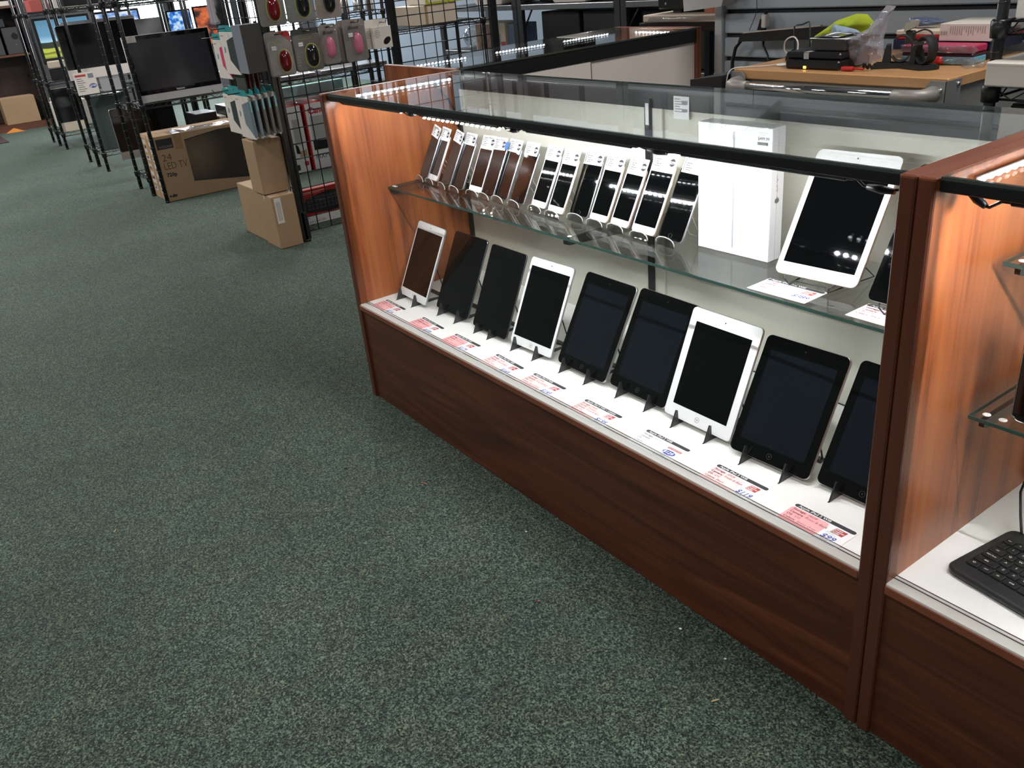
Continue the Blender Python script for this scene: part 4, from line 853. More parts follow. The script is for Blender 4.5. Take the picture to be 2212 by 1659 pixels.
loose('orange_bottle', MB().ell((1.095, 1.28, CZ + 0.045), 0.007, 0.007, 0.010), mat('orange_plastic', (0.65, 0.07, 0.01), 0.4), 'small orange bottle seen through the watch stand cuff', 'bottle')
loose('red_pouch', MB().pillow([(1.07, CZ + 0.004), (1.075, CZ + 0.025), (1.11, CZ + 0.022), (1.115, CZ + 0.004)], 1.29, 0.012, 7, 0.5), mat('red_plastic', (0.50, 0.02, 0.02), 0.4), 'small red pouch behind the base of the right watch stand', 'pouch')
t = Thing('red_tool', 'red handled tool lying on the cart in front of the plastic bag', 'tool', (0.93, 1.145, CZ))
t.w('grip', MB().slab(0.036, 0.016, 0.010, 0.004, 0.002, 4, M=Matrix(((1, 0, 0, 0), (0, 0, 1, 0), (0, -1, 0, CZ + 0.012), (0, 0, 0, 1))), x0=0.912, z0=1.132), mat('red_plastic', (0.50, 0.02, 0.02), 0.4))
t.w('shaft', MB().rod((0.946, 1.14, CZ + 0.007), (0.972, 1.15, CZ + 0.006), 0.003, 8), mat('red_plastic', (0.50, 0.02, 0.02), 0.4))
cable('bundle of short black cord beside the left watch stand', [(0.965, 1.16, CZ + 0.004), (0.968, 1.155, CZ + 0.02), (0.975, 1.165, CZ + 0.005), (0.982, 1.158, CZ + 0.018), (0.988, 1.165, CZ + 0.004)], 0.003, BLK)
# tray hung above, at the top edge of the picture
loose('hanging_tray', MB().prism([(-0.085, 1.02), (0.10, 1.035), (0.12, 1.09), (-0.09, 1.075)], 1.56, 1.63, 'y'), mat('frosted_tray', (0.45, 0.43, 0.42), 0.3), 'frosted plastic tray at the left end of the slatted wall', 'tray')
loose('orange_folder', MB().box(-0.11, 1.70, 1.0, -0.02, 1.72, 1.035), mat('orange_card', (0.40, 0.10, 0.03), 0.5), 'strip of orange card below the frosted tray', 'folder')

# ------------------------------------------------------------------ wire racks
def wire_rack(label, x0, x1, y0, y1, zs, top=1.9, group=None, cat='shelving rack', wires_x=True, m=None, posts=True):
    m = m or BLKM
    t = Thing('wire_rack', label, cat, (x0, y0, 0), 0, group)
    L_, Wd = x1 - x0, y1 - y0
    for (px, py) in ((0, 0), (L_, 0), (0, Wd), (L_, Wd)):
        mb = MB().tube([(px, py, 0.012), (px, py, top)], 0.0127, 10)
        ps = t.p('post', mb, m)
        rg = MB(); z = 0.06
        while z < min(top, 1.5): rg.lathe([(0.0135, 0), (0.0135, 0.004)], 8, (px, py, z)); z += 0.0254 * 2
        gg = t.p('post_grooves', rg, m, ps); gg['kind'] = 'stuff'; t.p('foot', MB().lathe([(0.014, 0), (0.014, 0.012), (0.010, 0.016)], 10, (px, py, 0)), m, ps)
    for z in zs:
        fr = MB()
        for (a, b) in (((0, 0), (L_, 0)), ((0, Wd), (L_, Wd)), ((0, 0), (0, Wd)), ((L_, 0), (L_, Wd))):
            fr.rod((a[0], a[1], z), (b[0], b[1], z), 0.003, 6).rod((a[0], a[1], z - 0.028), (b[0], b[1], z - 0.028), 0.003, 6)
            ln = math.hypot(b[0] - a[0], b[1] - a[1]); n = max(2, int(ln / 0.045))
            pts = [(a[0] + (b[0] - a[0]) * k / n, a[1] + (b[1] - a[1]) * k / n, z - (0.028 if k % 2 else 0)) for k in range(n + 1)]
            fr.tube(pts, 0.002, 4)
        for (px, py) in ((0, 0), (L_, 0), (0, Wd), (L_, Wd)): fr.lathe([(0.019, -0.034), (0.021, 0.0), (0.018, 0.004)], 10, (px, py, z))
        sh = t.p('shelf_frame', fr, m)
        g = MB(); 
        if Wd > L_:
            n = int(Wd / 0.026)
            for k in range(1, n): g.rod((0, Wd * k / n, z), (L_, Wd * k / n, z), 0.0016, 4)
            for k in (1, 2): g.rod((L_ * k / 3, 0, z - 0.003), (L_ * k / 3, Wd, z - 0.003), 0.0025, 4)
        else:
            n = int(L_ / 0.026)
            for k in range(1, n): g.rod((L_ * k / n, 0, z), (L_ * k / n, Wd, z), 0.0016, 4)
            for k in (1, 2): g.rod((0, Wd * k / 3, z - 0.003), (L_, Wd * k / 3, z - 0.003), 0.0025, 4)
        t.p('shelf_wires', g, m, sh)
    return t
# near rack at the right behind the long case
wire_rack('black wire rack at the right edge of the picture with white cartons on it', 1.398, 1.85, 1.0, 1.45, (0.42, 0.905, 1.04), 1.9)
t = Thing('white_box', 'white carton on the lower shelf of the rack at the right edge', 'box', (1.55, 0.99, 0.911))
t.w('body', MB().box(1.402, 0.955, 0.911, 1.72, 1.18, 0.958, 0.003), PKG); t.w('lid', MB().box(1.401, 0.954, 0.952, 1.721, 1.181, 0.962, 0.003), PKG)
loose('white_box', MB().box(1.432, 0.985, 1.046, 1.75, 1.22, 1.14, 0.003), PKG, 'white carton on the upper shelf of the rack at the right edge', 'box')
loose('brown_bag', MB().pillow([(1.43, 0.963), (1.452, 1.035), (1.66, 1.035), (1.70, 0.963)], 1.27, 0.03, 3, 0.4), mat('dark_brown_bag', (0.055, 0.035, 0.018), 0.6), 'dark brown bag behind the lower white carton on the right rack', 'bag')
loose('black_cabinet', MB().box(1.42, 1.05, 0.425, 1.83, 1.42, 0.86, 0.004), BLK, 'black cabinet below the cartons on the right rack', 'cabinet')

# ------------------------------------------------------------------ gondolas of wire racks
RX = [(-4.012, -3.69), (-4.37, -4.035), (-5.727, -5.395), (-6.07, -5.75), (-7.455, -7.12), (-7.82, -7.48)]
RN = ['holding the widescreen monitor and the flat screen carton', 'backing onto the rack with the widescreen monitor', 'holding the large black-screened desktop computer', 'backing onto the rack with the large desktop computer', 'holding the monitor with a meadow picture', 'farthest left, backing onto the rack with the meadow picture']
for i, ((a, b), nm) in enumerate(zip(RX, RN)):
    zs = [(0.635, 1.255), (0.13, 0.605, 1.24), (0.15, 0.605, 1.24), (0.15, 0.62, 1.24), (0.15, 0.62, 1.22), (0.15, 0.62, 1.22)][i]
    wire_rack('black wire shelving rack ' + nm, a, b, 0.362, 1.262, zs)
for i, ((a, b), nm) in enumerate(zip(RX[:4], ['nearest the grid panels, continuing the front row', 'continuing the back of the front row', 'continuing the second row', 'continuing the back of the second row'])):
    zs = [(0.635, 1.02), (0.605, 1.24), (0.605, 1.24), (0.62, 1.24)][i]
    wire_rack('black wire shelving rack ' + nm, a, b, 1.290, 2.19, zs)

def monitor(name, label, cat, x, y, z, w_, h_, body, bez, chin, border, screen=None, lean=0.12, th=0.02, rz=PI / 2, stand=None, logo=None, chinm=None, r=0.006, stickers=None):
    t = Thing(name, label, cat, (x, y, z), rz)
    LM = Matrix.Rotation(-lean, 4, 'X')
    t.p('housing', MB().slab(w_, h_, th, r, 0.002, 5, M=LM), body)
    t.p('bezel', MB().slab(w_ - 0.006, h_ - chin - 0.004, 0.0012, r * 0.8, 0.0002, 4, M=LM, z0=chin + 0.001, y0=-0.001), bez)
    t.p('screen', MB().slab(w_ - 2 * border, h_ - chin - 2 * border, 0.0008, 0.001, 0.0001, 1, M=LM, z0=chin + border, y0=-0.0017), screen or SCRN)
    if chinm: t.p('chin', MB().slab(w_, chin, 0.0012, 0.004, 0.0002, 3, M=LM, y0=-0.001), chinm)
    if logo: t.p('maker_lettering', MB().text(logo[0], logo[1], LM @ T3(0.0, -0.0022, logo[2]) @ FRONT, 0, 0.02, cx=True), logo[3])
    if stand:
        sw, sd = stand
        t.p('stand', MB().box(-sw / 2, 0.03, -z + stand_z(z), sw / 2, 0.05, h_ * 0.4, 0.003).box(-sw / 2, 0.0, -z + stand_z(z), sw / 2, sd, -z + stand_z(z) + 0.008, 0.003), SILV)
    return t
def stand_z(z): return z - 0.0 if z < 0.2 else z
def picture(name, fn):
    m, nt, b = newmat(name); L = nt.links; fn(nt, L, b); return m
def meadow(nt, L, b):
    tc = nt.nodes.new('ShaderNodeTexCoord'); sx = nt.nodes.new('ShaderNodeSeparateXYZ'); L.new(tc.outputs['Generated'], sx.inputs[0])
    nz = nt.nodes.new('ShaderNodeTexNoise'); nz.inputs['Scale'].default_value = 5; nz.inputs['Detail'].default_value = 5; L.new(tc.outputs['Generated'], nz.inputs[0])
    ad = nt.nodes.new('ShaderNodeMath'); ad.operation = 'MULTIPLY_ADD'; ad.inputs[1].default_value = 0.06; L.new(nz.outputs['Fac'], ad.inputs[0]); L.new(sx.outputs[2], ad.inputs[2])
    cr = nt.nodes.new('ShaderNodeValToRGB'); cr.color_ramp.interpolation = 'LINEAR'; e = cr.color_ramp.elements
    e[0].position = 0; e[0].color = (0.10, 0.12, 0.01, 1); e[1].position = 1.0; e[1].color = (0.10, 0.24, 0.36, 1)
    for p_, c in ((0.10, (0.45, 0.50, 0.05)), (0.17, (0.10, 0.12, 0.01)), (0.20, (0.48, 0.52, 0.06)), (0.29, (0.40, 0.45, 0.05)), (0.30, (0.02, 0.03, 0.015)), (0.44, (0.02, 0.03, 0.015)), (0.46, (0.35, 0.60, 0.75)), (0.62, (0.12, 0.30, 0.45))):
        q = e.new(p_); q.color = (*c, 1)
    L.new(ad.outputs[0], cr.inputs[0]); mx = nt.nodes.new('ShaderNodeMix'); mx.data_type = 'RGBA'; mx.blend_type = 'ADD'; mx.inputs[0].default_value = 0.0
    L.new(cr.outputs[0], b.inputs['Emission Color']); b.inputs['Emission Strength'].default_value = 1.1; b.inputs['Base Color'].default_value = (0.01, 0.01, 0.01, 1); b.inputs['Roughness'].default_value = 0.1
def twotone(c1, c2, c3, sc, est):
    def fn(nt, L, b):
        tc = nt.nodes.new('ShaderNodeTexCoord'); nz = nt.nodes.new('ShaderNodeTexNoise'); nz.inputs['Scale'].default_value = sc; nz.inputs['Detail'].default_value = 4; L.new(tc.outputs['Generated'], nz.inputs[0])
        cr = nt.nodes.new('ShaderNodeValToRGB'); e = cr.color_ramp.elements; e[0].position = 0.38; e[0].color = (*c1, 1); e[1].position = 0.62; e[1].color = (*c3, 1); q = e.new(0.5); q.color = (*c2, 1)
        L.new(nz.outputs['Fac'], cr.inputs[0]); L.new(cr.outputs[0], b.inputs['Emission Color']); b.inputs['Emission Strength'].default_value = est
        b.inputs['Base Color'].default_value = (0.01, 0.01, 0.01, 1)
    return fn
GREYSCR = mat('grey_lcd', (0.030, 0.031, 0.036), 0.12, spec=0.6)
mo = monitor('computer_monitor', 'widescreen monitor with black frame and white base edge on the nearest wire rack', 'monitor', -3.73, 0.645, 0.641, 0.555, 0.405, mat('mon_white', (0.62, 0.60, 0.62), 0.35), BZB, 0.045, 0.028, GREYSCR, 0.10, 0.035, logo=('lenovo', 0.020, 0.052, mat('logo_silver', (0.7, 0.7, 0.7), 0.3)))
mo.p('paper_label', MB().box(-0.277, -0.004, 0.365, -0.195, -0.003, 0.402, 0, Matrix.Rotation(-0.10, 4, 'X')), PKG)
mo.p('support_foot', MB().box(-0.20, 0.02, 0.0, 0.20, 0.16, 0.012, 0.004), SILV)
im = monitor('desktop_computer', 'large silver desktop computer with a black screen on the second wire rack', 'computer', -5.43, 0.585, 0.72, 0.60, 0.40, SILV, BZB, 0.075, 0.018, mat('imac_black', (0.002, 0.002, 0.002), 0.08), 0.04, 0.02, chinm=mat('chin_pale', (0.66, 0.60, 0.57), 0.35), r=0.015)
im.p('stand', MB().box(-0.09, -0.05, -0.112, 0.10, 0.14, -0.104, 0.002).prism([(0.0, -0.104), (0.012, -0.104), (0.05, 0.12), (0.03, 0.12)], -0.09, 0.10, 'x'), SILV)
im.p('emblem', MB().lathe([(0.007, 0), (0.007, 0.0004)], 14, (0, 0, 0), T3(0.0, -0.0015, 0.037) @ FRONT), BLK)
t = Thing('info_card', 'white information card with a price oval leaning on the large desktop computer', 'card', (-5.36, 0.385, 0.61), PI / 2)
t.p('card', MB().box(-0.085, 0, 0.0, 0.075, 0.002, 0.165), PKG)
k = MB(); k.box(-0.075, -0.001, 0.135, 0.005, 0, 0.15)
t.p('red_heading', k, LOGO); k = MB()
for q in range(7): k.box(-0.07, -0.001, 0.118 - q * 0.015, -0.03 + 0.01 * (q % 3), 0, 0.122 - q * 0.015)
t.p('lines', k, INKG); t.p('picture', MB().box(0.02, -0.001, 0.12, 0.06, 0, 0.152), INKG)
ovm = MB().lathe([(1, 0), (1, 0.0003)], 20, (0, 0, 0), T3(0.04, -0.0002, 0.06) @ FRONT @ Matrix.Diagonal((0.028, 0.016, 1, 1))); ov = t.p('price_oval', ovm, INKB)
t.p('price_digits', MB().text('$799', 0.022, T3(0.04, -0.0012, 0.052) @ FRONT, 0.1, 0.02, cx=True, maxw=0.046), INKW, ov)
loose('green_grey_case', MB().box(-5.46, 0.37, 0.16, -5.44, 0.66, 0.585, 0.004), mat('greengrey', (0.045, 0.065, 0.06), 0.5), 'dark green-grey panel standing on the low shelf of the second rack', 'panel')
monitor('computer_monitor', 'black monitor with thin silver rim standing low between the first and second racks', 'monitor', -4.75, 0.60, 0.165, 0.47, 0.37, SILV, BZB, 0.055, 0.012, None, 0.06, 0.012, chinm=SILV, logo=('packard', 0.02, 0.018, INKG), r=0.018)
t_ = Thing('monitor_foot', 'slim dark foot under the silver-rimmed monitor between the racks', 'stand', (-4.80, 0.62, 0))
t_.p('base', MB().box(-0.09, -0.12, 0, 0.10, 0.12, 0.012, 0.004), GREYD); t_.p('neck', MB().box(-0.045, -0.035, 0.012, -0.02, 0.035, 0.30, 0.003), GREYD)
monitor('computer_monitor', 'monitor showing a meadow under a blue sky on the third wire rack', 'monitor', -7.22, 0.66, 0.77, 0.50, 0.40, BLK, BLK, 0.03, 0.02, picture('meadow_picture', meadow), 0.02, 0.03)
mq = monitor('computer_monitor', 'second monitor with blue sky picture beside the meadow one', 'monitor', -7.30, 1.18, 0.80, 0.44, 0.37, BLK, BLK, 0.03, 0.02, picture('sky_picture', twotone((0.05, 0.16, 0.55), (0.25, 0.42, 0.75), (0.75, 0.82, 0.92), 4, 1.0)), 0.02, 0.03)
loose('cream_tray', MB().box(-7.17, 0.42, 0.735, -7.10, 0.62, 0.80, 0.008), CREAM, 'cream tray with a small sticker below the meadow monitor', 'tray')
loose('cream_shelf_block', MB().box(-7.17, 0.42, 0.626, -7.12, 0.62, 0.73, 0.003), BLK, 'black base under the cream tray on the third rack', 'base')
mb_ = monitor('computer_monitor', 'tall black screen in a cream frame on the lowest shelf of the third rack', 'monitor', -7.16, 0.495, 0.155, 0.25, 0.40, CREAM, BZB, 0.085, 0.008, mat('imac_black', (0.002, 0.002, 0.002), 0.08), 0.08, 0.02, r=0.012)
for (x, y, z, w_, h_, m, nm, lab) in ((-5.46, 1.245, 0.83, 0.20, 0.31, picture('blue_picture', twotone((0.01, 0.07, 0.35), (0.03, 0.22, 0.70), (0.60, 0.80, 0.95), 5, 1.0)), 'blue', 'monitor showing a bright blue picture behind the widescreen monitor'),
                                    (-5.44, 1.50, 0.82, 0.28, 0.33, picture('orange_picture', twotone((0.02, 0.005, 0.005), (0.45, 0.08, 0.02), (0.75, 0.16, 0.04), 3.5, 0.9)), 'orange', 'monitor showing an orange canyon picture behind the widescreen monitor')):
    q = monitor('computer_monitor', lab, 'monitor', x, y, z, w_, h_, BLK, BZB, 0.02, 0.012, m, 0.03, 0.02)
    q.p('stand', MB().box(-0.06, 0.02, -(z - 0.611), 0.06, 0.15, -(z - 0.611) + 0.01, 0.002).box(-0.02, 0.03, -(z - 0.62), 0.02, 0.05, 0.1), BLK)
q = monitor('computer_monitor', 'silver-backed monitor turned away on the second rack', 'monitor', -5.62, 0.98, 0.80, 0.30, 0.30, mat('mon_grey', (0.22, 0.22, 0.23), 0.4), mat('mon_grey', (0.22, 0.22, 0.23), 0.4), 0.02, 0.01, mat('mon_grey', (0.22, 0.22, 0.23), 0.4), 0.0, 0.02)
q.p('stand', MB().box(-0.06, 0.0, -0.189, 0.06, 0.15, -0.179, 0.002).box(-0.02, 0.03, -0.18, 0.02, 0.05, 0.1), SILV)
# flat screen cartons
def tv_carton(label, x0, x1, front):
    t = Thing('screen_carton', label, 'box', (x1, 0.66, 0))
    t.w('carton', MB().box(x0, 0.372, 0.001, x1, 0.985, 0.43, 0.003), CARD)
    sd = MB(); random.seed(11 + int(front))
    for q in range(7): sd.box(x0 + 0.03, 0.3712, 0.05 + q * 0.052, x0 + 0.03 + random.uniform(0.06, (x1 - x0) - 0.045), 0.3719, 0.075 + q * 0.052 + random.uniform(-0.01, 0.012))
    t.w('side_labels', sd, mat('faded_label', (0.55, 0.50, 0.48), 0.5))
    bits = MB()
    for q in range(5): bits.box(x0 + 0.05, 0.3705, 0.06 + q * 0.07, x0 + 0.075 + 0.01 * (q % 2), 0.3711, 0.075 + q * 0.07)
    t.w('side_print', bits, INKK)
    t.w('flap_edge', MB().box(x0, 0.3708, 0.405, x1, 0.3718, 0.43), CARDL)
    return t
tv_carton('screen carton standing behind the printed one on the floor', -4.005, -3.865, False)
tv = tv_carton('large brown carton printed with a flat screen and the words 24 LED TV', -3.855, -3.69, True)
X = -3.6895
pm, nt, b = newmat('printed_screen'); L = nt.links
tc = nt.nodes.new('ShaderNodeTexCoord'); gr = nt.nodes.new('ShaderNodeTexGradient'); gr.gradient_type = 'SPHERICAL'; mp = nt.nodes.new('ShaderNodeMapping'); mp.inputs['Location'].default_value = (0, -0.2, -0.62); mp.inputs['Scale'].default_value = (0.001, 1.3, 1.0)
L.new(tc.outputs['Generated'], mp.inputs[0]); L.new(mp.outputs[0], gr.inputs[0]); cr = nt.nodes.new('ShaderNodeValToRGB'); e = cr.color_ramp.elements
e[0].position = 0.35; e[0].color = (0.028, 0.020, 0.014, 1); e[1].position = 1.0; e[1].color = (0.14, 0.10, 0.06, 1); L.new(gr.outputs[0], cr.inputs[0]); L.new(cr.outputs[0], b.inputs['Base Color']); b.inputs['Roughness'].default_value = 0.6
sp = tv.w('printed_screen', MB().prism([(0.572, 0.112), (0.970, 0.062), (0.980, 0.405), (0.80, 0.405), (0.570, 0.378)], X, X + 0.0006, 'x'), pm)
tv.w('screen_outline', MB().tube([(X + 0.0008, 0.572, 0.110), (X + 0.0008, 0.972, 0.060), (X + 0.0008, 0.98, 0.405), (X + 0.0008, 0.80, 0.407), (X + 0.0008, 0.570, 0.380)], 0.0025, 4), INKK, sp)
bl = tv.w('brand_block', MB().box(X, 0.385, 0.345, X + 0.0006, 0.492, 0.41), INKK)
tv.w('brand_lettering', MB().text('INSIGNIA', 0.022, T3(X + 0.001, 0.398, 0.352) @ FACEX, 0, 0.0, maxw=0.088), mat('gold_ink', (0.28, 0.2, 0.12), 0.6), bl)
lm = MB(); lm.text('24', 0.066, T3(X + 0.0006, 0.398, 0.268) @ FACEX, 0, -0.01).text('LED TV', 0.066, T3(X + 0.0006, 0.396, 0.212) @ FACEX, 0, -0.01, maxw=0.155)
tv.w('title_lettering', lm, mat('brown_ink', (0.09, 0.055, 0.035), 0.6))
tv.w('bold_lettering', MB().text('720p', 0.034, T3(X + 0.0006, 0.402, 0.165) @ FACEX, 0, 0.03).text('dts', 0.028, T3(X + 0.0006, 0.400, 0.030) @ FACEX, 0.2, 0.05).box(X, 0.385, 0.032, X + 0.0006, 0.397, 0.044), INKK)
tv.w('packing_tape', MB().box(X, 0.505, 0.33, X + 0.0008, 0.555, 0.4305).box(-3.84, 0.505, 0.4303, X + 0.0008, 0.555, 0.4312), mat('tape_brown', (0.30, 0.19, 0.10), 0.2, spec=0.7))
loose('plastic_sheet', MB().pillow([(0, 0), (0.001, 0.03), (0.45, 0.03), (0.46, 0.0)], 0, 0.10, 2, 0.8, rings=7) if 0 else MB().add([(-3.85 + 0.16 * i / 6, 0.50 + 0.46 * j / 14, 0.4335 + 0.016 * abs(noise.noise(Vector((i * .9, j * .7, 2))))) for i in range(7) for j in range(15)], [(i * 15 + j, i * 15 + j + 1, (i + 1) * 15 + j + 1, (i + 1) * 15 + j) for i in range(6) for j in range(14)], None, True), WRAPP, 'crumpled clear plastic lying on the printed screen carton', 'plastic sheet')

# ------------------------------------------------------------------ grid panels with hanging packs
t = Thing('grid_display', 'black wire grid display standing left of the long case, hung with mice and tablet covers', 'display stand', (-1.95, 0.62, 0))
def grid(w_, h_, z0, n_, m_):
    mb = MB(); r = 0.0028
    for k in range(n_ + 1): mb.rod((w_ * k / n_, 0, z0), (w_ * k / n_, 0, z0 + h_), r if 0 < k < n_ else 0.004, 6)
    for k in range(m_ + 1): mb.rod((0, 0.004, z0 + h_ * k / m_), (w_, 0.004, z0 + h_ * k / m_), r if 0 < k < m_ else 0.004, 6)
    return mb
def xf(mb, Mx): mb.v = [tuple(Mx @ Vector(v)) for v in mb.v]; return mb
RZ = Matrix.Rotation(PI / 2, 4, 'Z')
t.p('front_grid', xf(grid(0.686, 1.83, 0.05, 9, 24), RZ), BLKM)
t.p('front_grid', xf(grid(0.61, 1.83, 0.05, 8, 24), T3(0, 0.72, 0) @ RZ), BLKM)
t.p('side_grid', xf(grid(0.61, 1.83, 0.05, 8, 24), T3(-0.62, -0.004, 0)), BLKM)
for (px, py) in ((0.0, 0.0), (0.0, 0.70), (0.0, 1.345), (-0.62, 0.0)):
    t.p('corner_post', MB().box(px - 0.014, py - 0.024, 0.012, px + 0.014, py + 0.004, 1.90, 0.003).box(px - 0.010, py + 0.008, 0.012, px + 0.010, py + 0.024, 1.90, 0.003), BLKM)
    t.p('base_leg', MB().box(px - 0.03, py - 0.016, 0.0, px + 0.016, py + 0.016, 0.012, 0.002).box(px - 0.014, py - 0.014, 0.012, px + 0.014, py + 0.014, 0.16, 0.003), BLK)
gd = t
def hookx(y, z, L_=0.12): gd.w('peg_hook', MB().tube([(-1.945, y, z + 0.012), (-1.94, y, z), (-1.95 + L_, y, z), (-1.95 + L_ + 0.008, y, z + 0.012)], 0.0022, 6).box(-1.948, y - 0.014, z - 0.004, -1.944, y + 0.014, z + 0.016), BLKM)
def hooky(x, z, L_=0.22): gd.w('peg_hook', MB().tube([(x, 0.612, z + 0.012), (x, 0.61, z), (x, 0.61 - L_, z), (x, 0.60 - L_, z + 0.014)], 0.0025, 6).box(x - 0.014, 0.608, z - 0.004, x + 0.014, 0.614, z + 0.016), BLKM)
# mouse packs, facing +x; local x -> world y
def mouse_pack(label, y, z, w_, h_, cardm, mousem, ringm, mx, mz, mw, mh, x=-1.905, name='mouse_pack', kind='mouse', rot=0.0, sticker=True, red=False, boost=False, depth=0.03):
    t = Thing(name, label, 'packaged mouse' if kind == 'mouse' else 'package', (x, y, z), PI / 2 + rot)
    RM = Matrix.Identity(4)
    c = MB().slab(w_, h_, 0.002, 0.016, 0.0003, 5, y0=0.0); t.p('backing_card', c, cardm)
    t.p('hang_slot', MB().box(-0.012, -0.0008, h_ - 0.016, 0.012, -0.0002, h_ - 0.011), BLK)
    b = MB().ell((mx, -0.001, mz), mw / 2, depth, mh / 2, 18, 12, p=0.8); t.p('mouse_body', b, mousem)
    if ringm:
        pts = [(mx + (mw / 2 + 0.003) * math.copysign(abs(math.cos(a)) ** 0.85, math.cos(a)), -0.003, mz + (mh / 2 + 0.003) * math.copysign(abs(math.sin(a)) ** 0.85, math.sin(a))) for a in [2 * PI * k / 28 for k in range(28)]]
        t.p('mouse_rim', MB().tube(pts, 0.003, 6, closed=True), ringm)
        t.p('scroll_wheel', MB().lathe([(0.006, -0.002), (0.007, 0), (0.006, 0.002)], 12, (0, 0, 0), T3(mx, -depth * 0.92, mz + mh * 0.25) @ Matrix.Rotation(PI / 2, 4, 'Y')), BLK)
    t.p('blister', MB().slab(w_ - 0.004, h_ - 0.03, 0.012, 0.016, 0.004, 4, y0=-0.0125, z0=0.004), CLEARP)
    if sticker: 
        q = t.p('price_sticker', MB().box(-w_ * 0.32, -0.0140, h_ * 0.60, -w_ * 0.32 + 0.024, -0.0132, h_ * 0.60 + 0.018), PAPER); t.p('sticker_print', MB().text('$19.99', 0.007, T3(-w_ * 0.32 + 0.003, -0.0145, h_ * 0.60 + 0.006) @ FRONT, maxw=0.018), INKK, q)
    if red: t.p('red_corner', MB().prism([(w_ * 0.05, h_ - 0.004), (w_ / 2 - 0.012, h_ - 0.004), (w_ / 2 - 0.002, h_ - 0.02), (w_ / 2 - 0.002, h_ - 0.055)], -0.0008, -0.0002, 'y'), RED)
    if boost: t.p('brand_lettering', MB().text('iBoost', 0.022, T3(-0.008, -0.014, h_ - 0.045) @ FRONT, 0.1, 0.02, cx=True, maxw=0.07), INKK)
    else:
        k = MB(); k.box(-w_ * 0.3, -0.0008, h_ * 0.75, w_ * 0.2, -0.0003, h_ * 0.765).box(-w_ * 0.2, -0.0008, h_ * 0.79, w_ * 0.25, -0.0003, h_ * 0.80)
        for q in range(5): k.box(-w_ * 0.42, -0.0008, h_ * 0.15 + q * 0.013, -w_ * 0.30, -0.0003, h_ * 0.15 + q * 0.013 + 0.003)
        t.p('card_print', k, mat('lime_print', (0.25, 0.27, 0.03), 0.5))
    return t
MGLR = mat('mouse_gloss_red', (0.17, 0.005, 0.010), 0.12, coat=0.6); MGLK = mat('mouse_gloss_black', (0.012, 0.012, 0.012), 0.10, coat=0.6)
MPNK = mat('mouse_pink', (0.62, 0.17, 0.25), 0.3, coat=0.2); LIME = mat('lime_rim', (0.50, 0.52, 0.05), 0.4)
CGRY = mat('card_taupe', (0.26, 0.225, 0.20), 0.5); CDRK = mat('card_dark_olive', (0.05, 0.05, 0.04), 0.45); CBGE = mat('card_beige', (0.50, 0.40, 0.34), 0.5)
mouse_pack('red and black mouse in a taupe pack, lower left of the grid', 0.655, 0.845, 0.135, 0.205, CGRY, MGLR, LIME, 0.018, 0.068, 0.060, 0.100, red=True)
mouse_pack('black mouse with lime rim in a dark pack, second in the lower row', 0.800, 0.850, 0.150, 0.198, CDRK, MGLK, LIME, 0.020, 0.070, 0.066, 0.104)
mouse_pack('pink mouse in a narrow pack, left one of the two pink mice', 0.925, 0.865, 0.095, 0.188, CGRY, MPNK, None, 0.0, 0.080, 0.050, 0.100, boost=True, sticker=False, depth=0.022)
mouse_pack('pink mouse in a wide pack, right one of the two pink mice', 1.068, 0.860, 0.125, 0.200, CGRY, MPNK, None, 0.012, 0.085, 0.054, 0.105, boost=True, sticker=True, depth=0.022)
mouse_pack('pack hanging behind the right pink mouse', 1.045, 0.862, 0.120, 0.198, CGRY, MPNK, None, 0.012, 0.085, 0.050, 0.098, boost=True, sticker=False, depth=0.018, x=-1.930)
mouse_pack('red and black mouse in a taupe pack, upper left of the grid', 0.655, 1.075, 0.135, 0.205, CGRY, MGLR, LIME, 0.010, 0.075, 0.062, 0.105)
mouse_pack('black mouse with lime rim in a shiny clear bag, upper row', 0.802, 1.078, 0.150, 0.200, mat('card_silver', (0.35, 0.36, 0.37), 0.25, metal=0.6), MGLK, LIME, 0.014, 0.075, 0.066, 0.110, sticker=False)
mouse_pack('black mouse in a beige pack, third in the upper row', 0.950, 1.078, 0.135, 0.200, CBGE, MGLK, None, 0.008, 0.080, 0.062, 0.110, sticker=False)
for y, z in ((0.655, 1.038), (0.80, 1.036), (0.925, 1.041), (1.06, 1.048)): hookx(y, z)
hookx(1.215, 1.03)
for k, (xo, lab) in enumerate(((-1.895, 'white hanging carton with a black mouse picture, front one'), (-1.935, 'white hanging carton behind the front mouse carton'))):
    t = Thing('mouse_carton', lab, 'box', (xo, 1.215 - 0.03 * k, 0.905), PI / 2)
    t.p('carton', MB().box(-0.052, -0.014, 0, 0.052, 0.016, 0.105, 0.001), PKG); t.p('hang_tab', MB().prism([(-0.04, 0.105), (0.04, 0.105), (0.036, 0.14), (-0.036, 0.14)], 0.0, 0.0015, 'y'), PKG)
    t.p('mouse_picture', MB().lathe([(1, 0), (1, 0.0003)], 20, (0, 0, 0), T3(0.022, -0.0142, 0.035) @ FRONT @ Matrix.Rotation(0.6, 4, 'Z') @ Matrix.Diagonal((0.024, 0.015, 1, 1))), BLK)
    k_ = MB()
    for q in range(5): k_.box(-0.042, -0.0144, 0.085 - q * 0.008, -0.042 + (0.022, 0.03, 0.026, 0.03, 0.02)[q], -0.0141, 0.087 - q * 0.008)
    t.p('fine_print', k_, INKG)
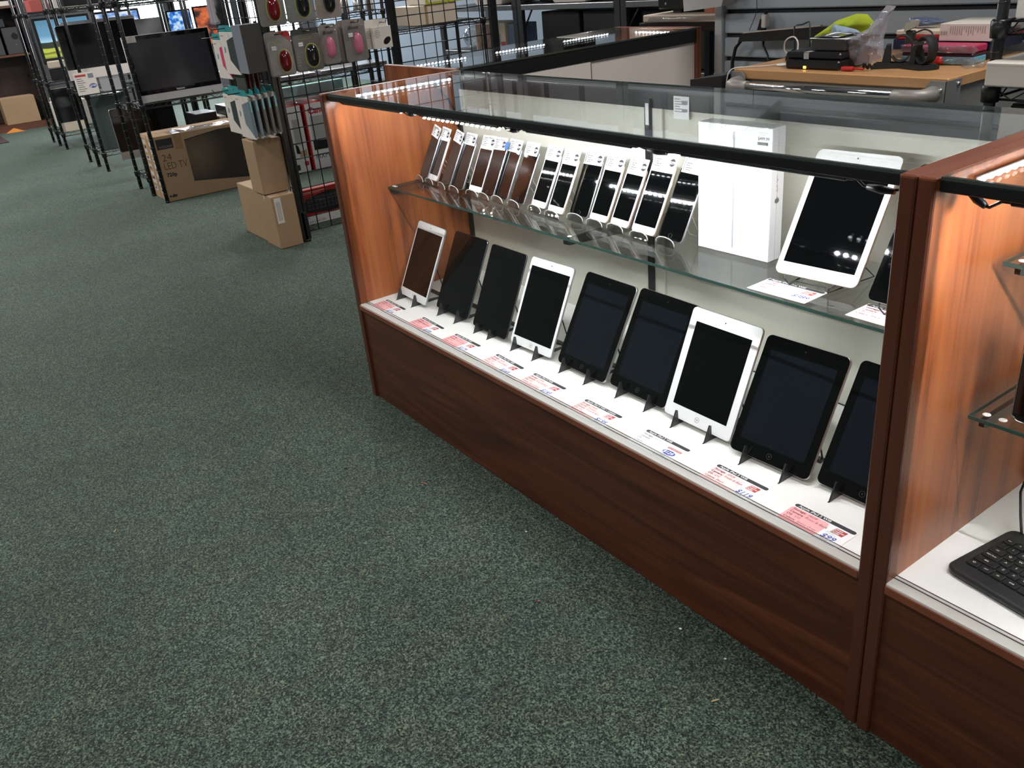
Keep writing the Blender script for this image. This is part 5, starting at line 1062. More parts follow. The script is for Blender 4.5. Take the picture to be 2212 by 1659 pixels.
# tablet covers hanging from the side grid, facing -y
def cover_pack(label, x, y, z, w_, h_, win, cardm=PKG, teal=True, th=0.014):
    t = Thing('cover_pack', label, 'package', (x, y, z))
    hh = h_ - 0.03
    t.p('card_sleeve', MB().box(-w_ / 2, 0, 0, w_ / 2, th * 0.5, hh, 0.001), cardm)
    t.p('cover', MB().prism([(-w_ * 0.02, hh * 0.80), (w_ / 2 + 0.002, hh * 0.90), (w_ / 2 + 0.002, hh * 0.05), (w_ * 0.28, hh * 0.18), (-w_ * 0.02, hh * 0.34)], -0.001, th, 'y'), win)
    t.p('spine', MB().box(w_ / 2 + 0.0005, 0.001, 0.004, w_ / 2 + 0.004, th, hh - 0.003, 0.001), CLEARP)
    t.p('spine_label', MB().box(w_ / 2 + 0.004, 0.003, hh * 0.65, w_ / 2 + 0.0046, th - 0.003, hh * 0.9), mat('sky_label', (0.22, 0.50, 0.56), 0.5))
    if teal: t.p('hang_tab', MB().prism([(-w_ / 2 + 0.006, hh), (w_ / 2 - 0.004, hh), (w_ / 2 - 0.004, hh + 0.018), (w_ / 2 - 0.03, h_), (-w_ / 2 + 0.02, h_), (-w_ / 2 + 0.006, hh + 0.018)], 0.001, 0.003, 'y'), TEAL)
    k = MB(); k.text('puregear', 0.012, T3(-w_ / 2 + 0.012, -0.0006, hh - 0.02) @ FRONT); t.p('lettering', k, INKG)
    t.p('tablet_picture', MB().prism([(-w_ * 0.34, hh * 0.50), (-w_ * 0.24, hh * 0.52), (-w_ * 0.20, hh * 0.62), (-w_ * 0.30, hh * 0.66)], -0.0006, -0.0001, 'y'), mat('picture_blue', (0.20, 0.28, 0.42), 0.5))
    return t
GC = [mat('cover_green_black', (0.02, 0.035, 0.035), 0.5), mat('cover_blue_grey', (0.16, 0.21, 0.24), 0.5), mat('cover_taupe', (0.09, 0.075, 0.06), 0.5), mat('cover_pink', (0.60, 0.05, 0.16), 0.4)]
cover_pack('tablet cover with dark green window and teal tab, lower left of the side grid', -2.215, 0.460, 0.575, 0.200, 0.225, GC[0])
cover_pack('tablet cover directly behind the dark green one', -2.210, 0.490, 0.575, 0.200, 0.232, GC[0])
for k, (lab, g) in enumerate((('front tablet cover with blue grey window, lower right group', 1), ('second tablet cover in the lower right group', 1), ('third tablet cover in the lower right group', 2), ('fourth tablet cover in the lower right group', 2), ('rearmost tablet cover in the lower right group', 2))):
    cover_pack(lab, -2.01 + 0.002 * k, 0.448 + 0.032 * k, 0.570 + 0.002 * k, 0.190, 0.235, GC[g])
cover_pack('tablet cover with dark window, upper one on the side grid', -2.045, 0.455, 0.875, 0.195, 0.225, GC[0])
for k, lab in enumerate(('tablet cover with bright pink window, left of the upper dark one', 'tablet cover directly behind the pink one')):
    cover_pack(lab, -2.225 + 0.004 * k, 0.47 + 0.03 * k, 0.845, 0.185, 0.215, GC[3] if k == 0 else GC[2])
t = Thing('sleeve_pack', 'shiny grey boxed sleeve beside the upper tablet cover', 'package', (-1.895, 0.455, 0.885))
t.p('box', MB().box(-0.045, 0, 0, 0.075, 0.09, 0.215, 0.002), mat('sleeve_grey', (0.045, 0.040, 0.037), 0.6)); t.p('clear_front', MB().box(-0.047, -0.003, 0, 0.073, 0.0, 0.215, 0.001), mat('gloss_grey', (0.26, 0.28, 0.33), 0.12, coat=0.6))
for k in range(4):
    loose('coloured_sleeve', MB().box(-2.10, 0.475 + k * 0.022, 0.79, -1.97, 0.482 + k * 0.022, 0.90, 0.001), (CDRK, mat('rust', (0.16, 0.035, 0.025), 0.5), CGRY, mat('rust', (0.16, 0.035, 0.025), 0.5))[k], ('dark sleeve edge below the upper tablet cover, front one', 'rust sleeve edge second below the upper tablet cover', 'grey sleeve edge, third below the upper cover', 'rust sleeve edge at the back below the upper cover')[k], 'package')
for x, z in ((-2.215, 0.790), (-2.01, 0.790), (-2.045, 1.087), (-2.225, 1.045)): hooky(x, z)
t = Thing('striped_bag', 'clear bag of silver and pink strips hanging at the upper left of the side grid', 'package', (-2.33, 0.50, 1.10))
t.p('bag', MB().box(-0.05, 0, 0, 0.06, 0.02, 0.20, 0.004), BAGP)
for k in range(7): t.p('strip', MB().box(-0.045 + k * 0.015, 0.004, 0.01, -0.036 + k * 0.015, 0.012, 0.19, 0.001), (SILV, PKG, MPNK, SILV, PKG, SILV, CREAM)[k])
loose('dark_pouch', MB().pillow([(-2.22, 1.12), (-2.225, 1.20), (-2.19, 1.26), (-2.15, 1.25), (-2.14, 1.15), (-2.17, 1.11)], 0.50, 0.02, 5, 0.4), BLKMAT, 'dark pouch hanging between the striped bag and the tablet covers', 'pouch')
# brown cartons on the floor
def carton(label, x0, y0, z0, x1, y1, z1, barcode=False, m=None):
    t = Thing('carton', label, 'box', ((x0 + x1) / 2, (y0 + y1) / 2, z0))
    t.w('body', MB().box(x0, y0, z0 + 0.001, x1, y1, z1, 0.0025), m or CARD)
    t.w('lid_flap', MB().box(x0 + 0.002, y0 + 0.002, z1, x1 - 0.002, (y0 + y1) / 2 - 0.001, z1 + 0.0012).box(x0 + 0.002, (y0 + y1) / 2 + 0.001, z1, x1 - 0.002, y1 - 0.002, z1 + 0.0012), CARDL)
    if barcode:
        t.w('shipping_label', MB().box(x1, y0 + 0.012, z0 + 0.135, x1 + 0.0006, y0 + 0.048, z1 - 0.008), PKG)
        k = MB(); q = z0 + 0.15
        while q < z1 - 0.03: k.box(x1 + 0.0006, y0 + 0.018, q, x1 + 0.0010, y0 + 0.042, q + 0.002); q += 0.0055
        t.w('label_print', k, INKG)
        t.w('seal', MB().box(x0 + 0.09, y0 - 0.0006, z1 - 0.02, x0 + 0.10, y0, z1 - 0.001), PKG)
    return t
carton('right one of the two lower brown cartons, with a barcode label', -2.118, 0.460, 0, -1.922, 0.586, 0.275, True)
carton('left one of the two lower brown cartons beside the grid', -2.460, 0.470, 0, -2.124, 0.600, 0.278)
carton('upper brown carton standing on the two lower ones', -2.150, 0.452, 0.2795, -1.990, 0.600, 0.552)
# printer cartons
def printer_carton(label, y0, y1, rz=False, seed=0, h=0.47):
    t = Thing('printer_carton', label, 'box', (-3.70, (y0 + y1) / 2, 0))
    t.w('body', MB().box(-4.0, y0, 0.001, -3.70, y1, h, 0.003), RED)
    t.w('white_front', MB().box(-3.7005, y0 + 0.012, 0.003, -3.699, y1 - 0.004, h - 0.004), mat('print_white', (0.66, 0.64, 0.64), 0.4))
    X = -3.6988
    t.w('grey_picture', MB().box(X, y0 + 0.035, h * 0.42, X + 0.0006, y1 - 0.03, h * 0.80), mat('pic_grey', (0.38, 0.37, 0.38), 0.5))
    t.w('device_picture', MB().prism([(y0 + 0.03, h * 0.30), (y1 - 0.06, h * 0.28), (y1 - 0.07, h * 0.40), (y0 + 0.03, h * 0.44)], X + 0.0006, X + 0.0012, 'x'), BLK)
    if seed == 0:
        t.w('hand_picture', MB().prism([(y0 + 0.05, h * 0.24), (y1 - 0.01, h * 0.24), (y1 - 0.012, h * 0.34), (y0 + 0.06, h * 0.32)], X + 0.0013, X + 0.0018, 'x'), mat('skin_print', (0.45, 0.28, 0.18), 0.6))
        t.w('logo_patch', MB().box(X, y1 - 0.045, 0.045, X + 0.0008, y1 - 0.012, 0.075), LOGO); t.w('ink_block', MB().box(X, y0 + 0.015, 0.02, X + 0.0008, y0 + 0.035, 0.06), INKK)
    else: t.w('brand_lettering', MB().text('Canon', 0.06, T3(X + 0.0008, y0 + 0.03, h - 0.075) @ FACEX, 0, 0.03), mat('bright_red_ink', (0.5, 0.01, 0.02), 0.5)); t.w('title_lettering', MB().text('PIXMA', 0.05, T3(X + 0.0008, y0 + 0.03, 0.075) @ FACEX, 0, 0.0).text('Photo All-in-One', 0.014, T3(X + 0.0008, y0 + 0.03, 0.135) @ FACEX), INKK)
    k = MB(); k.box(X, y0 + 0.03, 0.10, X + 0.0006, y0 + 0.07, 0.104); k.box(X, y0 + 0.03, h - 0.05, X + 0.0006, y0 + 0.04, h - 0.04); k.box(X, y0 + 0.07, h - 0.05, X + 0.0006, y0 + 0.08, h - 0.04); t.w('small_print', k, INKG)
printer_carton('white fronted red carton seen through the grid, left of the lettered one', 1.285 + .02, 1.425)
printer_carton('white fronted red carton with a red brand word, beside the long case', 1.445, 1.90, seed=1)
loose('plastic_film', MB().add([(-3.98 + 0.28 * i / 6, 1.31 + 0.55 * j / 14, 0.475 + 0.02 * abs(noise.noise(Vector((i * .9, j * .7, 5))))) for i in range(7) for j in range(15)], [(i * 15 + j, i * 15 + j + 1, (i + 1) * 15 + j + 1, (i + 1) * 15 + j) for i in range(6) for j in range(14)], None, True), WRAPP, 'clear film lying on the red printer cartons', 'plastic sheet')
loose('aqua_box', MB().box(-4.22, 1.42, 0.30, -4.05, 1.95, 0.56, 0.003), AQUA, 'pale aqua box behind the red printer cartons', 'box')
loose('black_case', MB().box(-3.95, 1.02, 0.06, -3.72, 1.24, 0.40, 0.004), BLK, 'black case between the screen carton and the printer cartons', 'case')
# keyboard carton
t = Thing('keyboard_carton', 'red keyboard carton lying on the floor behind the grid', 'box', (-2.245, 0.85, 0))
t.w('body', MB().box(-2.32, 0.685, 0.001, -2.245, 1.16, 0.20, 0.002), mat('red_print', (0.30, 0.012, 0.010), 0.4))
X = -2.2448
t.w('white_band', MB().box(X, 0.686, 0.003, X + 0.0005, 1.159, 0.052), mat('print_white', (0.66, 0.64, 0.64), 0.4))
kp_ = t.w('keyboard_picture', MB().prism([(0.745, 0.075), (0.90, 0.060), (1.10, 0.075), (1.12, 0.165), (0.90, 0.175), (0.77, 0.150)], X, X + 0.003, 'x'), BLK)
kk = MB()
for r in range(4):
    for c in range(14): kk.box(X + 0.003, 0.772 + c * 0.024, 0.082 + r * 0.02, X + 0.0042, 0.772 + c * 0.024 + 0.018, 0.082 + r * 0.02 + 0.014)
t.w('key_picture', kk, mat('key_print', (0.035, 0.035, 0.04), 0.4), kp_)['kind'] = 'stuff'
t.w('title_lettering', MB().text('Microsoft', 0.020, T3(X + 0.001, 0.695, 0.033) @ FACEX).text('Wired Keyboard 500', 0.020, T3(X + 0.001, 0.695, 0.011) @ FACEX, maxw=0.20), INKG)
t.w('fine_print', MB().box(X, 0.70, 0.183, X + 0.0005, 0.90, 0.186).box(X, 0.70, 0.176, X + 0.0005, 0.86, 0.178), mat('pale_print', (0.6, 0.4, 0.4), 0.5))

# ------------------------------------------------------------------ goods on the racks behind the grid
random.seed(21)
def silver_gear(label, x, y, z, w_, d_, h_, m=None):
    t = Thing('laptop', label, 'laptop', (x, y, z)); t.p('base', MB().box(-d_, -w_ / 2, 0, 0, w_ / 2, h_, 0.004), m or SILV); t.p('front_slot', MB().box(0, -w_ * 0.3, h_ * 0.35, 0.0006, w_ * 0.3, h_ * 0.5), BLK); return t
for k, (y, lab) in enumerate(((1.46, 'silver laptop on the rack behind the grid, nearest the monitor'), (1.76, 'silver laptop on the rack behind the grid, middle one'), (2.04, 'silver laptop on the rack behind the grid, right one'))):
    silver_gear(lab, -3.70, y, 0.641, 0.26, 0.24, 0.03)
for k in range(9):
    y = 1.33 + k * 0.098
    t = Thing('speaker_unit', 'small %s device, number row on the upper shelf behind the grid' % ('white', 'grey')[k % 2], 'electronics', (-3.74, y, 1.026), group='small pale devices on the upper shelf behind the grid')
    t.o['label'] = 'small %s device on the upper shelf behind the grid, %s from the left' % (('white', 'grey')[k % 2], ('first', 'second', 'third', 'fourth', 'fifth', 'sixth', 'seventh', 'eighth', 'ninth')[k])
    t.p('body', MB().lathe([(0.028, 0), (0.032, 0.01), (0.03, 0.07), (0.02, 0.085)], 14), PKG if k % 2 == 0 else SILV); t.p('top', MB().lathe([(0.018, 0.085), (0.014, 0.09)], 12), BLK)
for k in range(6):
    y = 1.38 + k * 0.14
    loose('black_speaker', MB().box(-4.33, y, 0.612, -4.20, y + 0.085, 0.86, 0.004), BLK, 'upright black speaker on the rear rack behind the grid, %s from the left' % ('first', 'second', 'third', 'fourth', 'fifth', 'sixth')[k], 'speaker', group='upright black speakers on the rear rack')
# wire rack with black shelf and white cartons
wire_rack('black wire rack beyond the grid carrying the white cartons', -3.12, -2.78, 1.62, 2.45, (0.30, 0.925), 1.75)
t = Thing('white_cartons', 'tall white carton beyond the grid under the green edged one', 'box', (-2.80, 2.08, 0.928)); t.o.name = 'white_carton'
t.w('body', MB().box(-3.08, 1.95, 0.929, -2.80, 2.26, 1.045, 0.003), CREAM); t.w('tape', MB().box(-2.80, 2.02, 0.93, -2.7995, 2.04, 1.045), CARD)
t = Thing('green_carton', 'white carton with lime green edges on top of the tall white one', 'box', (-2.79, 2.2, 1.047))
t.w('body', MB().box(-3.05, 2.03, 1.047, -2.79, 2.20, 1.16, 0.003), PKG); t.w('green_edge', MB().box(-2.79, 2.03, 1.047, -2.7895, 2.20, 1.06).box(-2.79, 2.03, 1.06, -2.7895, 2.05, 1.16), LIME)
t = Thing('green_carton', 'second white carton with lime green edges, right of the first', 'box', (-2.79, 2.3, 1.047))
t.w('body', MB().box(-3.05, 2.205, 1.047, -2.79, 2.40, 1.16, 0.003), PKG); t.w('green_edge', MB().box(-2.79, 2.205, 1.047, -2.7895, 2.40, 1.06).box(-2.79, 2.205, 1.06, -2.7895, 2.215, 1.16), LIME)
loose('black_machine', MB().box(-3.08, 1.70, 0.306, -2.80, 2.38, 0.62, 0.004), BLK, 'black machine on the low shelf of the rack beyond the grid', 'machine')

# ------------------------------------------------------------------ steel shelving along the back
def steel_rack(label, x0, x1, y0, y1, zs, top=1.7):
    t = Thing('steel_shelving', label, 'shelving rack', (x0, y0, 0))
    for (px, py) in ((x0, y0), (x1 - 0.05, y0), (x0, y1 - 0.03), (x1 - 0.05, y1 - 0.03)):
        t.w('upright', MB().box(px, py, 0, px + 0.05, py + 0.03, top, 0.003), GREYD)
    for z in zs:
        s_ = t.w('shelf', MB().box(x0 + 0.05, y0 + 0.004, z - 0.012, x1 - 0.05, y1 - 0.004, z, 0.001), GREYD)
        t.w('front_beam', MB().box(x0 + 0.05, y0 - 0.003, z - 0.032, x1 - 0.05, y0 + 0.004, z, 0.002), mat('beam_grey', (0.22, 0.23, 0.25), 0.35, metal=0.5), s_)
    t.w('brace', MB().tube([(x0 + 0.05, y0 + 0.02, zs[2] - 0.14), (x0 + 0.14, y0 + 0.02, zs[2] - 0.03)], 0.006, 6), GREYD)
    return t
steel_rack('dark steel shelving behind the far case, left bay', -3.60, -2.60, 2.60, 3.05, (0.25, 0.69, 0.985, 1.42))  # topmost shelf of each bay added out of view, for the mirrored dark stock
steel_rack('dark steel shelving behind the far case, middle bay', -2.595, -1.595, 2.60, 3.05, (0.25, 0.62, 0.985, 1.42))
steel_rack('dark steel shelving behind the far case, right bay', -1.59, -0.59, 2.60, 3.05, (0.25, 0.62, 0.985, 1.42))
t = Thing('toy_carton', 'colourful cream carton with a red square on the shelving behind the far case', 'box', (-2.95, 2.63, 0.692))
t.w('body', MB().box(-3.15, 2.62, 0.692, -2.78, 2.80, 0.875, 0.002), mat('toy_cream', (0.62, 0.54, 0.42), 0.5))
t.w('picture', MB().box(-3.14, 2.6190, 0.70, -2.90, 2.6198, 0.865), mat('toy_picture', (0.20, 0.12, 0.09), 0.5, var=0.9, vscale=30))
t.w('red_square', MB().box(-2.835, 2.619, 0.715, -2.785, 2.6198, 0.755).box(-2.91, 2.6186, 0.695, -2.885, 2.6190, 0.75), LOGO)
k = MB()
for q in range(6): k.box(-2.875, 2.619, 0.80 - q * 0.012, -2.84, 2.6197, 0.806 - q * 0.012)
t.w('print', k, INKG)
loose('wrapped_goods', MB().pillow([(-3.42, 0.695), (-3.43, 0.82), (-3.30, 0.86), (-3.17, 0.83), (-3.16, 0.695)], 2.72, 0.07, 4, 0.9, rings=8), WRAPP, 'heap of clear wrapped goods left of the cream carton', 'package')
loose('blue_carton', MB().box(-2.775, 2.64, 0.692, -2.655, 2.80, 0.865, 0.002), mat('pale_blue_card', (0.25, 0.33, 0.50), 0.5, var=0.4, vscale=40), 'pale blue printed carton right of the cream one', 'box')
for k, (a, b, lab) in enumerate(((-2.44, -2.06, 'large black computer case, left one on the back shelving'), (-2.02, -1.66, 'large black computer case, right of the left one'), (-1.50, -1.16, 'large black computer case in the right bay'), (-1.10, -0.70, 'black computer case at the end of the right bay'))):
    loose('computer_case', MB().box(a, 2.68, 0.623, b, 3.02, 0.935, 0.005), mat('case_black', (0.022, 0.022, 0.025), 0.45), lab, 'computer')
for k, (x, lab) in enumerate(((-2.62 + 0.55, 'white printer at the top of the picture, left one on the back shelving'), (-1.62 + .45 - .3, 'white printer right of the left one on the back shelving'), (-2.95, 'white scanner on the top shelf of the left bay'))):
    t = Thing('printer', lab, 'printer', (x, 2.62, 0.987)); t.p('body', MB().slab(0.34, 0.16, 0.30, 0.03, 0.006, 5), PKG); t.p('paper_slot', MB().box(-0.13, -0.002, 0.05, 0.13, 0.001, 0.085, 0.002), BLK)
for k in range(4):
    loose('storage_box', MB().box(-3.5 + k * 0.8, 2.70, 0.253, -2.95 + k * 0.8, 3.0, 0.55, 0.004), (BLK, GREYD, BLK, CARD)[k], ('black storage box low on the left bay', 'grey storage box low on the back shelving', 'black storage box low between the bays', 'cardboard box low in the right bay')[k], 'box')
# cream carton and black machine beyond the far case
struct_base = Thing('side_table', 'low black table behind the far case under the cream carton', 'table', (-0.24, 1.92, 0))
struct_base.w('table_top', MB().box(-0.52, 1.735, 0.93, -0.02, 2.15, 0.962, 0.003), BLK)
for (px, py) in ((-0.50, 1.76), (-0.06, 1.76), (-0.50, 2.12), (-0.06, 2.12)): struct_base.w('leg', MB().box(px, py, 0, px + 0.03, py + 0.03, 0.93), BLK)
t = Thing('flat_cream_carton', 'flat cream carton with torn plastic under the black machine', 'box', (-0.28, 1.80, 0.9625))
t.w('body', MB().box(-0.50, 1.74, 0.9635, -0.07, 2.10, 0.992, 0.004), CREAM); t.w('torn_film', MB().pillow([(-0.47, 0.962), (-0.46, 0.985), (-0.10, 0.988), (-0.09, 0.972)], 1.738, 0.008, 6, 1.0, rings=5, back=0.1), WRAPP)
t = Thing('black_machine', 'black machine on feet standing on the flat cream carton', 'machine', (-0.31, 1.85, 0.993))
t.w('body', MB().box(-0.47, 1.80, 1.008, -0.16, 2.05, 1.20, 0.006), BLK)
for x in (-0.40, -0.23): t.w('foot', MB().box(x, 1.82, 0.9925, x + 0.05, 1.87, 1.008, 0.002), BLK)
for x in (-0.42, -0.21): t.w('screw', MB().ell((x, 1.799, 1.03), 0.006, 0.002, 0.006, 8, 6), GREYP)

# ------------------------------------------------------------------ bookcase at the far left
t = Thing('bookcase', 'dark wooden bookcase against the far left wall', 'bookcase', (-9.62, 0.15, 0))
t.w('side', MB().box(-9.85, 0.625, 0.0, -9.40, 0.65, 1.9), DKWOOD); t.w('side', MB().box(-9.85, -0.62, 0.0, -9.40, -0.595, 1.9), DKWOOD)
t.w('back', MB().box(-9.86, -0.62, 0.0, -9.85, 0.65, 1.9), DKWOOD)
for z in (0.81, 1.31, 1.88): t.w('shelf', MB().box(-9.85, -0.595, z - 0.022, -9.405, 0.625, z), DKWOOD2)
t.w('plinth', MB().box(-9.84, -0.595, 0.0, -9.39, 0.625, 0.07), DKWOOD2)
for y0 in (-0.59, 0.02):
    d_ = t.w('door', MB().box(-9.72, y0, 0.075, -9.705, y0 + 0.60, 0.785, 0.003), DKWOOD); t.w('door_knob', MB().ell((-9.697, y0 + 0.55, 0.55), 0.01, 0.01, 0.01, 8, 6), BLK, d_)
SPK = mat('speaker_grey', (0.05, 0.05, 0.052), 0.6)
for y0, lab in ((0.41, 'grey speaker with a round cone, right one on the bookcase'), (0.19, 'grey speaker, middle one on the bookcase'), (-0.10, 'grey speaker, left one on the bookcase')):
    t = Thing('speaker', lab, 'speaker', (-9.45, y0 + 0.095, 0.811), PI / 2)
    t.p('cabinet', MB().box(-0.095, 0, 0, 0.095, 0.2, 0.28, 0.004), SPK); t.p('cone', MB().lathe([(0.030, 0.002), (0.034, 0.004), (0.022, -0.006), (0.010, -0.002), (0.004, 0.002)], 20, (0, 0, 0), T3(0.02, -0.001, 0.19) @ FRONT), BLK)
    t.p('badge', MB().prism([(-0.004 + .01, 0.095), (0.008 + .01, 0.095), (0.002 + .01, 0.107)], -0.002, 0, 'y'), SILV)
t = Thing('tape_deck', 'dark device with two round dials above the speakers on the bookcase', 'electronics', (-9.45, 0.22, 1.10), PI / 2)
t.p('body', MB().box(-0.32, 0, 0, 0.24, 0.2, 0.085, 0.004), GREYD)
for x in (-0.02, 0.11): t.p('dial', MB().lathe([(0.032, 0), (0.032, 0.004), (0.022, 0.006)], 18, (0, 0, 0), T3(x, 0, 0.042) @ FRONT), mat('dial_grey', (0.30, 0.30, 0.30), 0.4, metal=0.4))
loose('cream_object', MB().box(-9.60, 0.10, 1.311, -9.42, 0.60, 1.36, 0.004), PKG, 'pale flat object on the upper shelf of the bookcase', 'box')
carton('brown carton standing on the base board of the bookcase', -9.66, 0.16, 0.071, -9.41, 0.52, 0.36)
t = Thing('white_device', 'white device with a black window on the floor right of the bookcase', 'electronics', (-9.28, 0.80, 0))
t.w('body', MB().box(-9.45, 0.67, 0.002, -9.25, 0.95, 0.30, 0.006), PKG); t.w('window', MB().box(-9.25, 0.70, 0.06, -9.249, 0.88, 0.18), BLK)
loose('orange_wedge', MB().add([(-9.30, 0.10, 0), (-9.28, 0.30, 0), (-9.48 + 0.1, 0.28, 0), (-9.48 + 0.1, 0.12, 0), (-9.34, 0.20, 0.045)], [(0, 1, 4), (1, 2, 4), (2, 3, 4), (3, 0, 4), (0, 3, 2, 1)]), mat('orange_rubber', (0.62, 0.22, 0.03), 0.6), 'small orange wedge on the carpet before the bookcase', 'wedge')
loose('door_mat', MB().box(-9.2, -0.9, 0.0, -8.45, 0.02, 0.008, 0.003), mat('mat_maroon', (0.05, 0.02, 0.022), 0.9), 'dark maroon mat at the left edge of the picture', 'mat')
struct('baseboard_left', MB().box(-9.95, -3.6, 0.0, -9.93, -0.65, 0.12), WHITE)
for k, (y, z, w_, m, lab) in enumerate(((0.42, 1.245, 0.14, mat('coral', (0.55, 0.12, 0.11), 0.4), 'coral coloured package on the top shelf of the third rack'), (0.62, 1.245, 0.22, PKG, 'white package on the top shelf of the third rack'), (0.90, 1.245, 0.20, CREAM, 'cream package on the top shelf of the third rack'))):
    loose('top_package', MB().box(-7.40, y, 1.225, -7.14, y + w_, 1.33, 0.004), m, lab, 'package')
for k, (x, y, m, lab) in enumerate(((-5.60, 0.40, BLK, 'black package on the top shelf of the second rack'), (-5.60, 0.80, GREYD, 'dark grey package on the top shelf of the second rack'), (-3.95, 0.42, BLK, 'black package on the top shelf of the nearest rack, left'), (-3.95, 0.85, GREYD, 'dark package on the top shelf of the nearest rack, right'))):
    loose('top_package', MB().box(x - 0.1, y, 1.262 if x > -5 else 1.247, x + 0.16, y + 0.35, 1.36, 0.004), m, lab, 'package')
for k, (y, m, lab) in enumerate(((0.42, PKG, 'white device on the low shelf behind the third rack monitor'), (0.80, BLK, 'black device low on the third rack'))):
    loose('low_device', MB().box(-7.75, y, 0.155, -7.50, y + 0.3, 0.40, 0.005), m, lab, 'electronics')

# ------------------------------------------------------------------ litter on the carpet
DEB = [(0.6044, -0.1578, 0.3, 0.020, 0.0022, (0.55, 0.16, 0.08), 'orange sliver on the carpet near the long case'), (0.2202, -0.8859, -0.6, 0.014, 0.003, (0.42, 0.32, 0.20), 'tan scrap on the open carpet at the left'),
       (1.6336, -0.1415, 1.2, 0.016, 0.003, (0.50, 0.36, 0.20), 'tan chip on the carpet near the right end of the case'), (0.9745, -0.0858, 0.2, 0.006, 0.004, (0.7, 0.68, 0.6), 'white crumb on the carpet below the middle of the case'),
       (0.3752, -0.2844, 0.5, 0.009, 0.006, (0.015, 0.015, 0.018), 'small black tuft on the carpet'), (1.1974, -0.2168, 0.9, 0.007, 0.003, (0.5, 0.12, 0.08), 'tiny red crumb on the carpet'),
       (1.4594, -0.0527, 0.0, 0.006, 0.005, (0.8, 0.78, 0.7), 'round white crumb on the carpet near the case'), (1.5752, -0.0486, 0.4, 0.005, 0.004, (0.8, 0.78, 0.72), 'white speck on the carpet at the right end of the case')]
for (x, y, a, L_, w_, c, lab) in DEB:
    o = MB().box(-L_ / 2, -w_ / 2, 0, L_ / 2, w_ / 2, 0.002, 0.0008).build('litter_scrap', mat('litter_%d' % int(x * 1000), c, 0.8)); o.location = (x, y, 0.0015); o.rotation_euler[2] = a; tag(o, lab, 'litter')

for k, (y, h_, m, lab) in enumerate(((0.80, 0.34, BLK, 'black case on the rear rack behind the screen carton'), (0.965, 0.30, PKG, 'narrow white carton behind the screen carton'), (1.02, 0.36, BLK, 'black case right of the narrow white carton'))):
    loose('stored_case', MB().box(-4.33, y, 0.136, -4.10, y + (0.15, 0.05, 0.20)[k], 0.136 + h_, 0.004), m, lab, 'case')

# shelf of dark stock above the tool cart (out of frame, added so the case's top glass mirrors dark)
t = Thing('added_wall_shelf', 'added dark shelf on the slatted wall, out of view above the tool cart', 'shelf', (0.75, 1.50, 1.31))
t.w('board', MB().box(0.15, 1.40, 1.31, 1.40, 1.655, 1.328, 0.002), BLKM)
for x in (0.3, 1.2): t.w('bracket', MB().prism([(1.655, 1.22), (1.655, 1.31), (1.44, 1.31)], x, x + 0.006, 'x'), BLKM)
for k, (a, b, h_, m, lab) in enumerate(((0.18, 0.50, 0.30, BLK, 'added black carton, out of view on the dark wall shelf, left'), (0.53, 0.80, 0.34, GREYD, 'added dark grey carton, out of view on the dark wall shelf'), (0.83, 1.08, 0.28, BLK, 'added black carton, out of view on the dark wall shelf, right of the grey one'), (1.11, 1.38, 0.32, GREYD, 'added dark grey carton, out of view at the right end of the wall shelf'))):
    loose('added_stock_carton', MB().box(a, 1.43, 1.329, b, 1.64, 1.329 + h_, 0.003), m, lab, 'box')

for k in range(8):  # dark stock added above the frame to darken the top glass reflection
    x = -3.50 + k * 0.37
    loose('added_top_case', MB().box(x, 2.66, 1.423, x + 0.32, 3.0, 1.66, 0.004), (BLK, GREYD)[k % 2], '%s stock case added out of view on the topmost back shelf, %s from the left' % (('black', 'dark grey')[k % 2], ('first', 'second', 'third', 'fourth', 'fifth', 'sixth', 'seventh', 'eighth')[k]), 'case')
for k, (x, w_) in enumerate(((-2.50, 0.22), (-1.72, 0.10), (-1.20, 0.34))):  # black blocks added among the printers so the glass reflects dark
    loose('added_dark_machine', MB().box(x, 2.72, 0.988, x + w_, 3.0, 1.30, 0.004), BLK, ('added black machine left of the white printers', 'added narrow black machine between the white printers', 'added wide black machine right of the white printers')[k], 'machine')

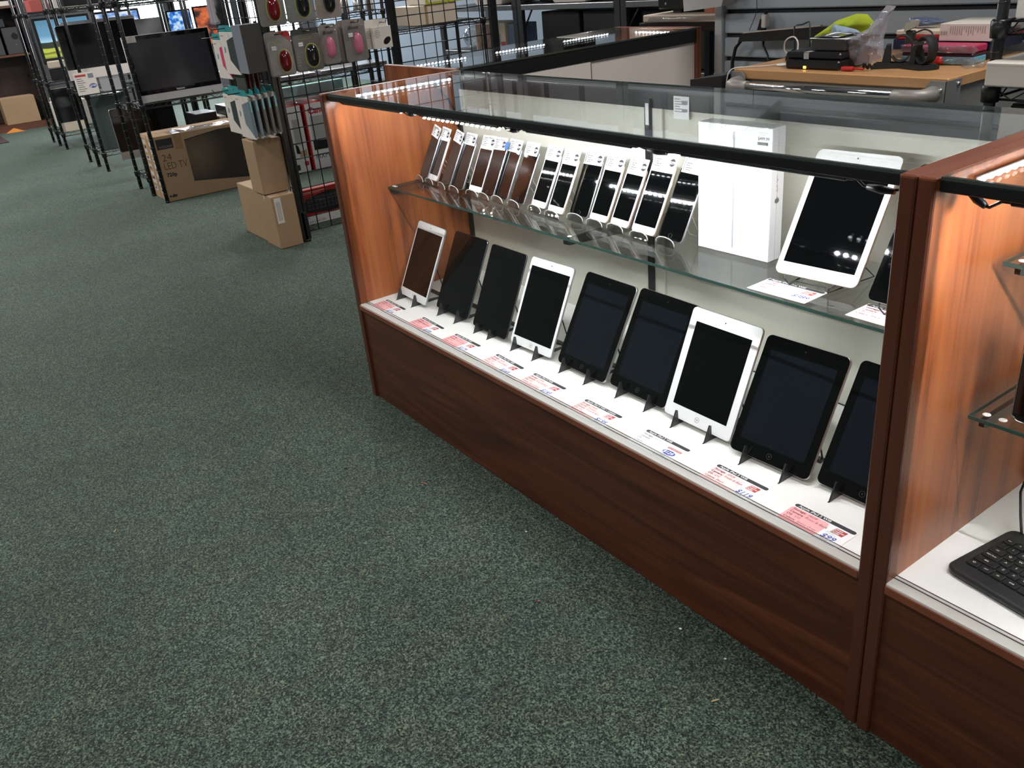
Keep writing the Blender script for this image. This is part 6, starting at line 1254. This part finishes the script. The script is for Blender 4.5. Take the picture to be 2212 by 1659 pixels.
q = monitor('desktop_computer', 'silver computer whose top edge shows above the large black screen', 'computer', -5.70, 0.66, 0.73, 0.58, 0.405, SILV, SILV, 0.05, 0.01, mat('silver_back', (0.45, 0.44, 0.45), 0.35, metal=0.4), 0.0, 0.02, r=0.015)
q.p('stand', MB().box(-0.08, 0.0, -0.108, 0.08, 0.12, -0.100, 0.002).box(-0.03, 0.025, -0.10, 0.03, 0.035, 0.1), SILV)

# ------------------------------------------------------------------ repeats carry a shared group phrase
GROUPS = {'display_case': 'cherry display cases', 'light_strip': 'light strips in the display cases', 'strip_wire': 'cords between the light strips', 'glass_shelf': 'glass shelves in the display cases',
          'tablet': 'tablets in the long display case', 'tablet_easel': 'dark acrylic easels on the deck', 'price_card': 'price cards in the long display case', 'wire_stand': 'wire stands on the glass shelf',
          'phone': 'phones in a row on the glass shelf', 'phone_easel': 'clear acrylic easels under the phones', 'watch_stand': 'watch stands on the tool cart', 'wrapped_package': 'wrapped packages on the tool cart',
          'white_box': 'white cartons on the right rack', 'wire_rack': 'black wire racks', 'computer_monitor': 'monitors on the wire racks', 'desktop_computer': 'silver computers on the second rack', 'screen_carton': 'screen cartons on the floor',
          'mouse_pack': 'packaged mice on the grid', 'mouse_carton': 'white mouse cartons on the grid', 'cover_pack': 'tablet covers on the side grid', 'coloured_sleeve': 'sleeves on the side grid', 'carton': 'plain brown cartons',
          'printer_carton': 'red and white printer cartons', 'laptop': 'silver laptops behind the grid', 'green_carton': 'green edged cartons beyond the grid', 'steel_shelving': 'bays of steel shelving', 'computer_case': 'black computer cases on the back shelving',
          'printer': 'white printers on the back shelving', 'storage_box': 'storage boxes low on the back shelving', 'speaker': 'speakers on the bookcase', 'top_package': 'packages on the top shelves of the racks', 'litter_scrap': 'litter on the carpet',
          'stored_case': 'cases on the rear rack', 'added_stock_carton': 'added dark cartons, out of view on the wall shelf', 'added_top_case': 'stock cases added out of view on the topmost back shelf', 'added_dark_machine': 'added black machines on the back shelving', 'cable': 'loose cables', 'low_device': 'devices low on the third rack'}
for o in list(COL.objects):
    if o.parent is None and o.get('category') and not o.get('group'):
        g = GROUPS.get(o.name.split('.')[0])
        if g: o['group'] = g
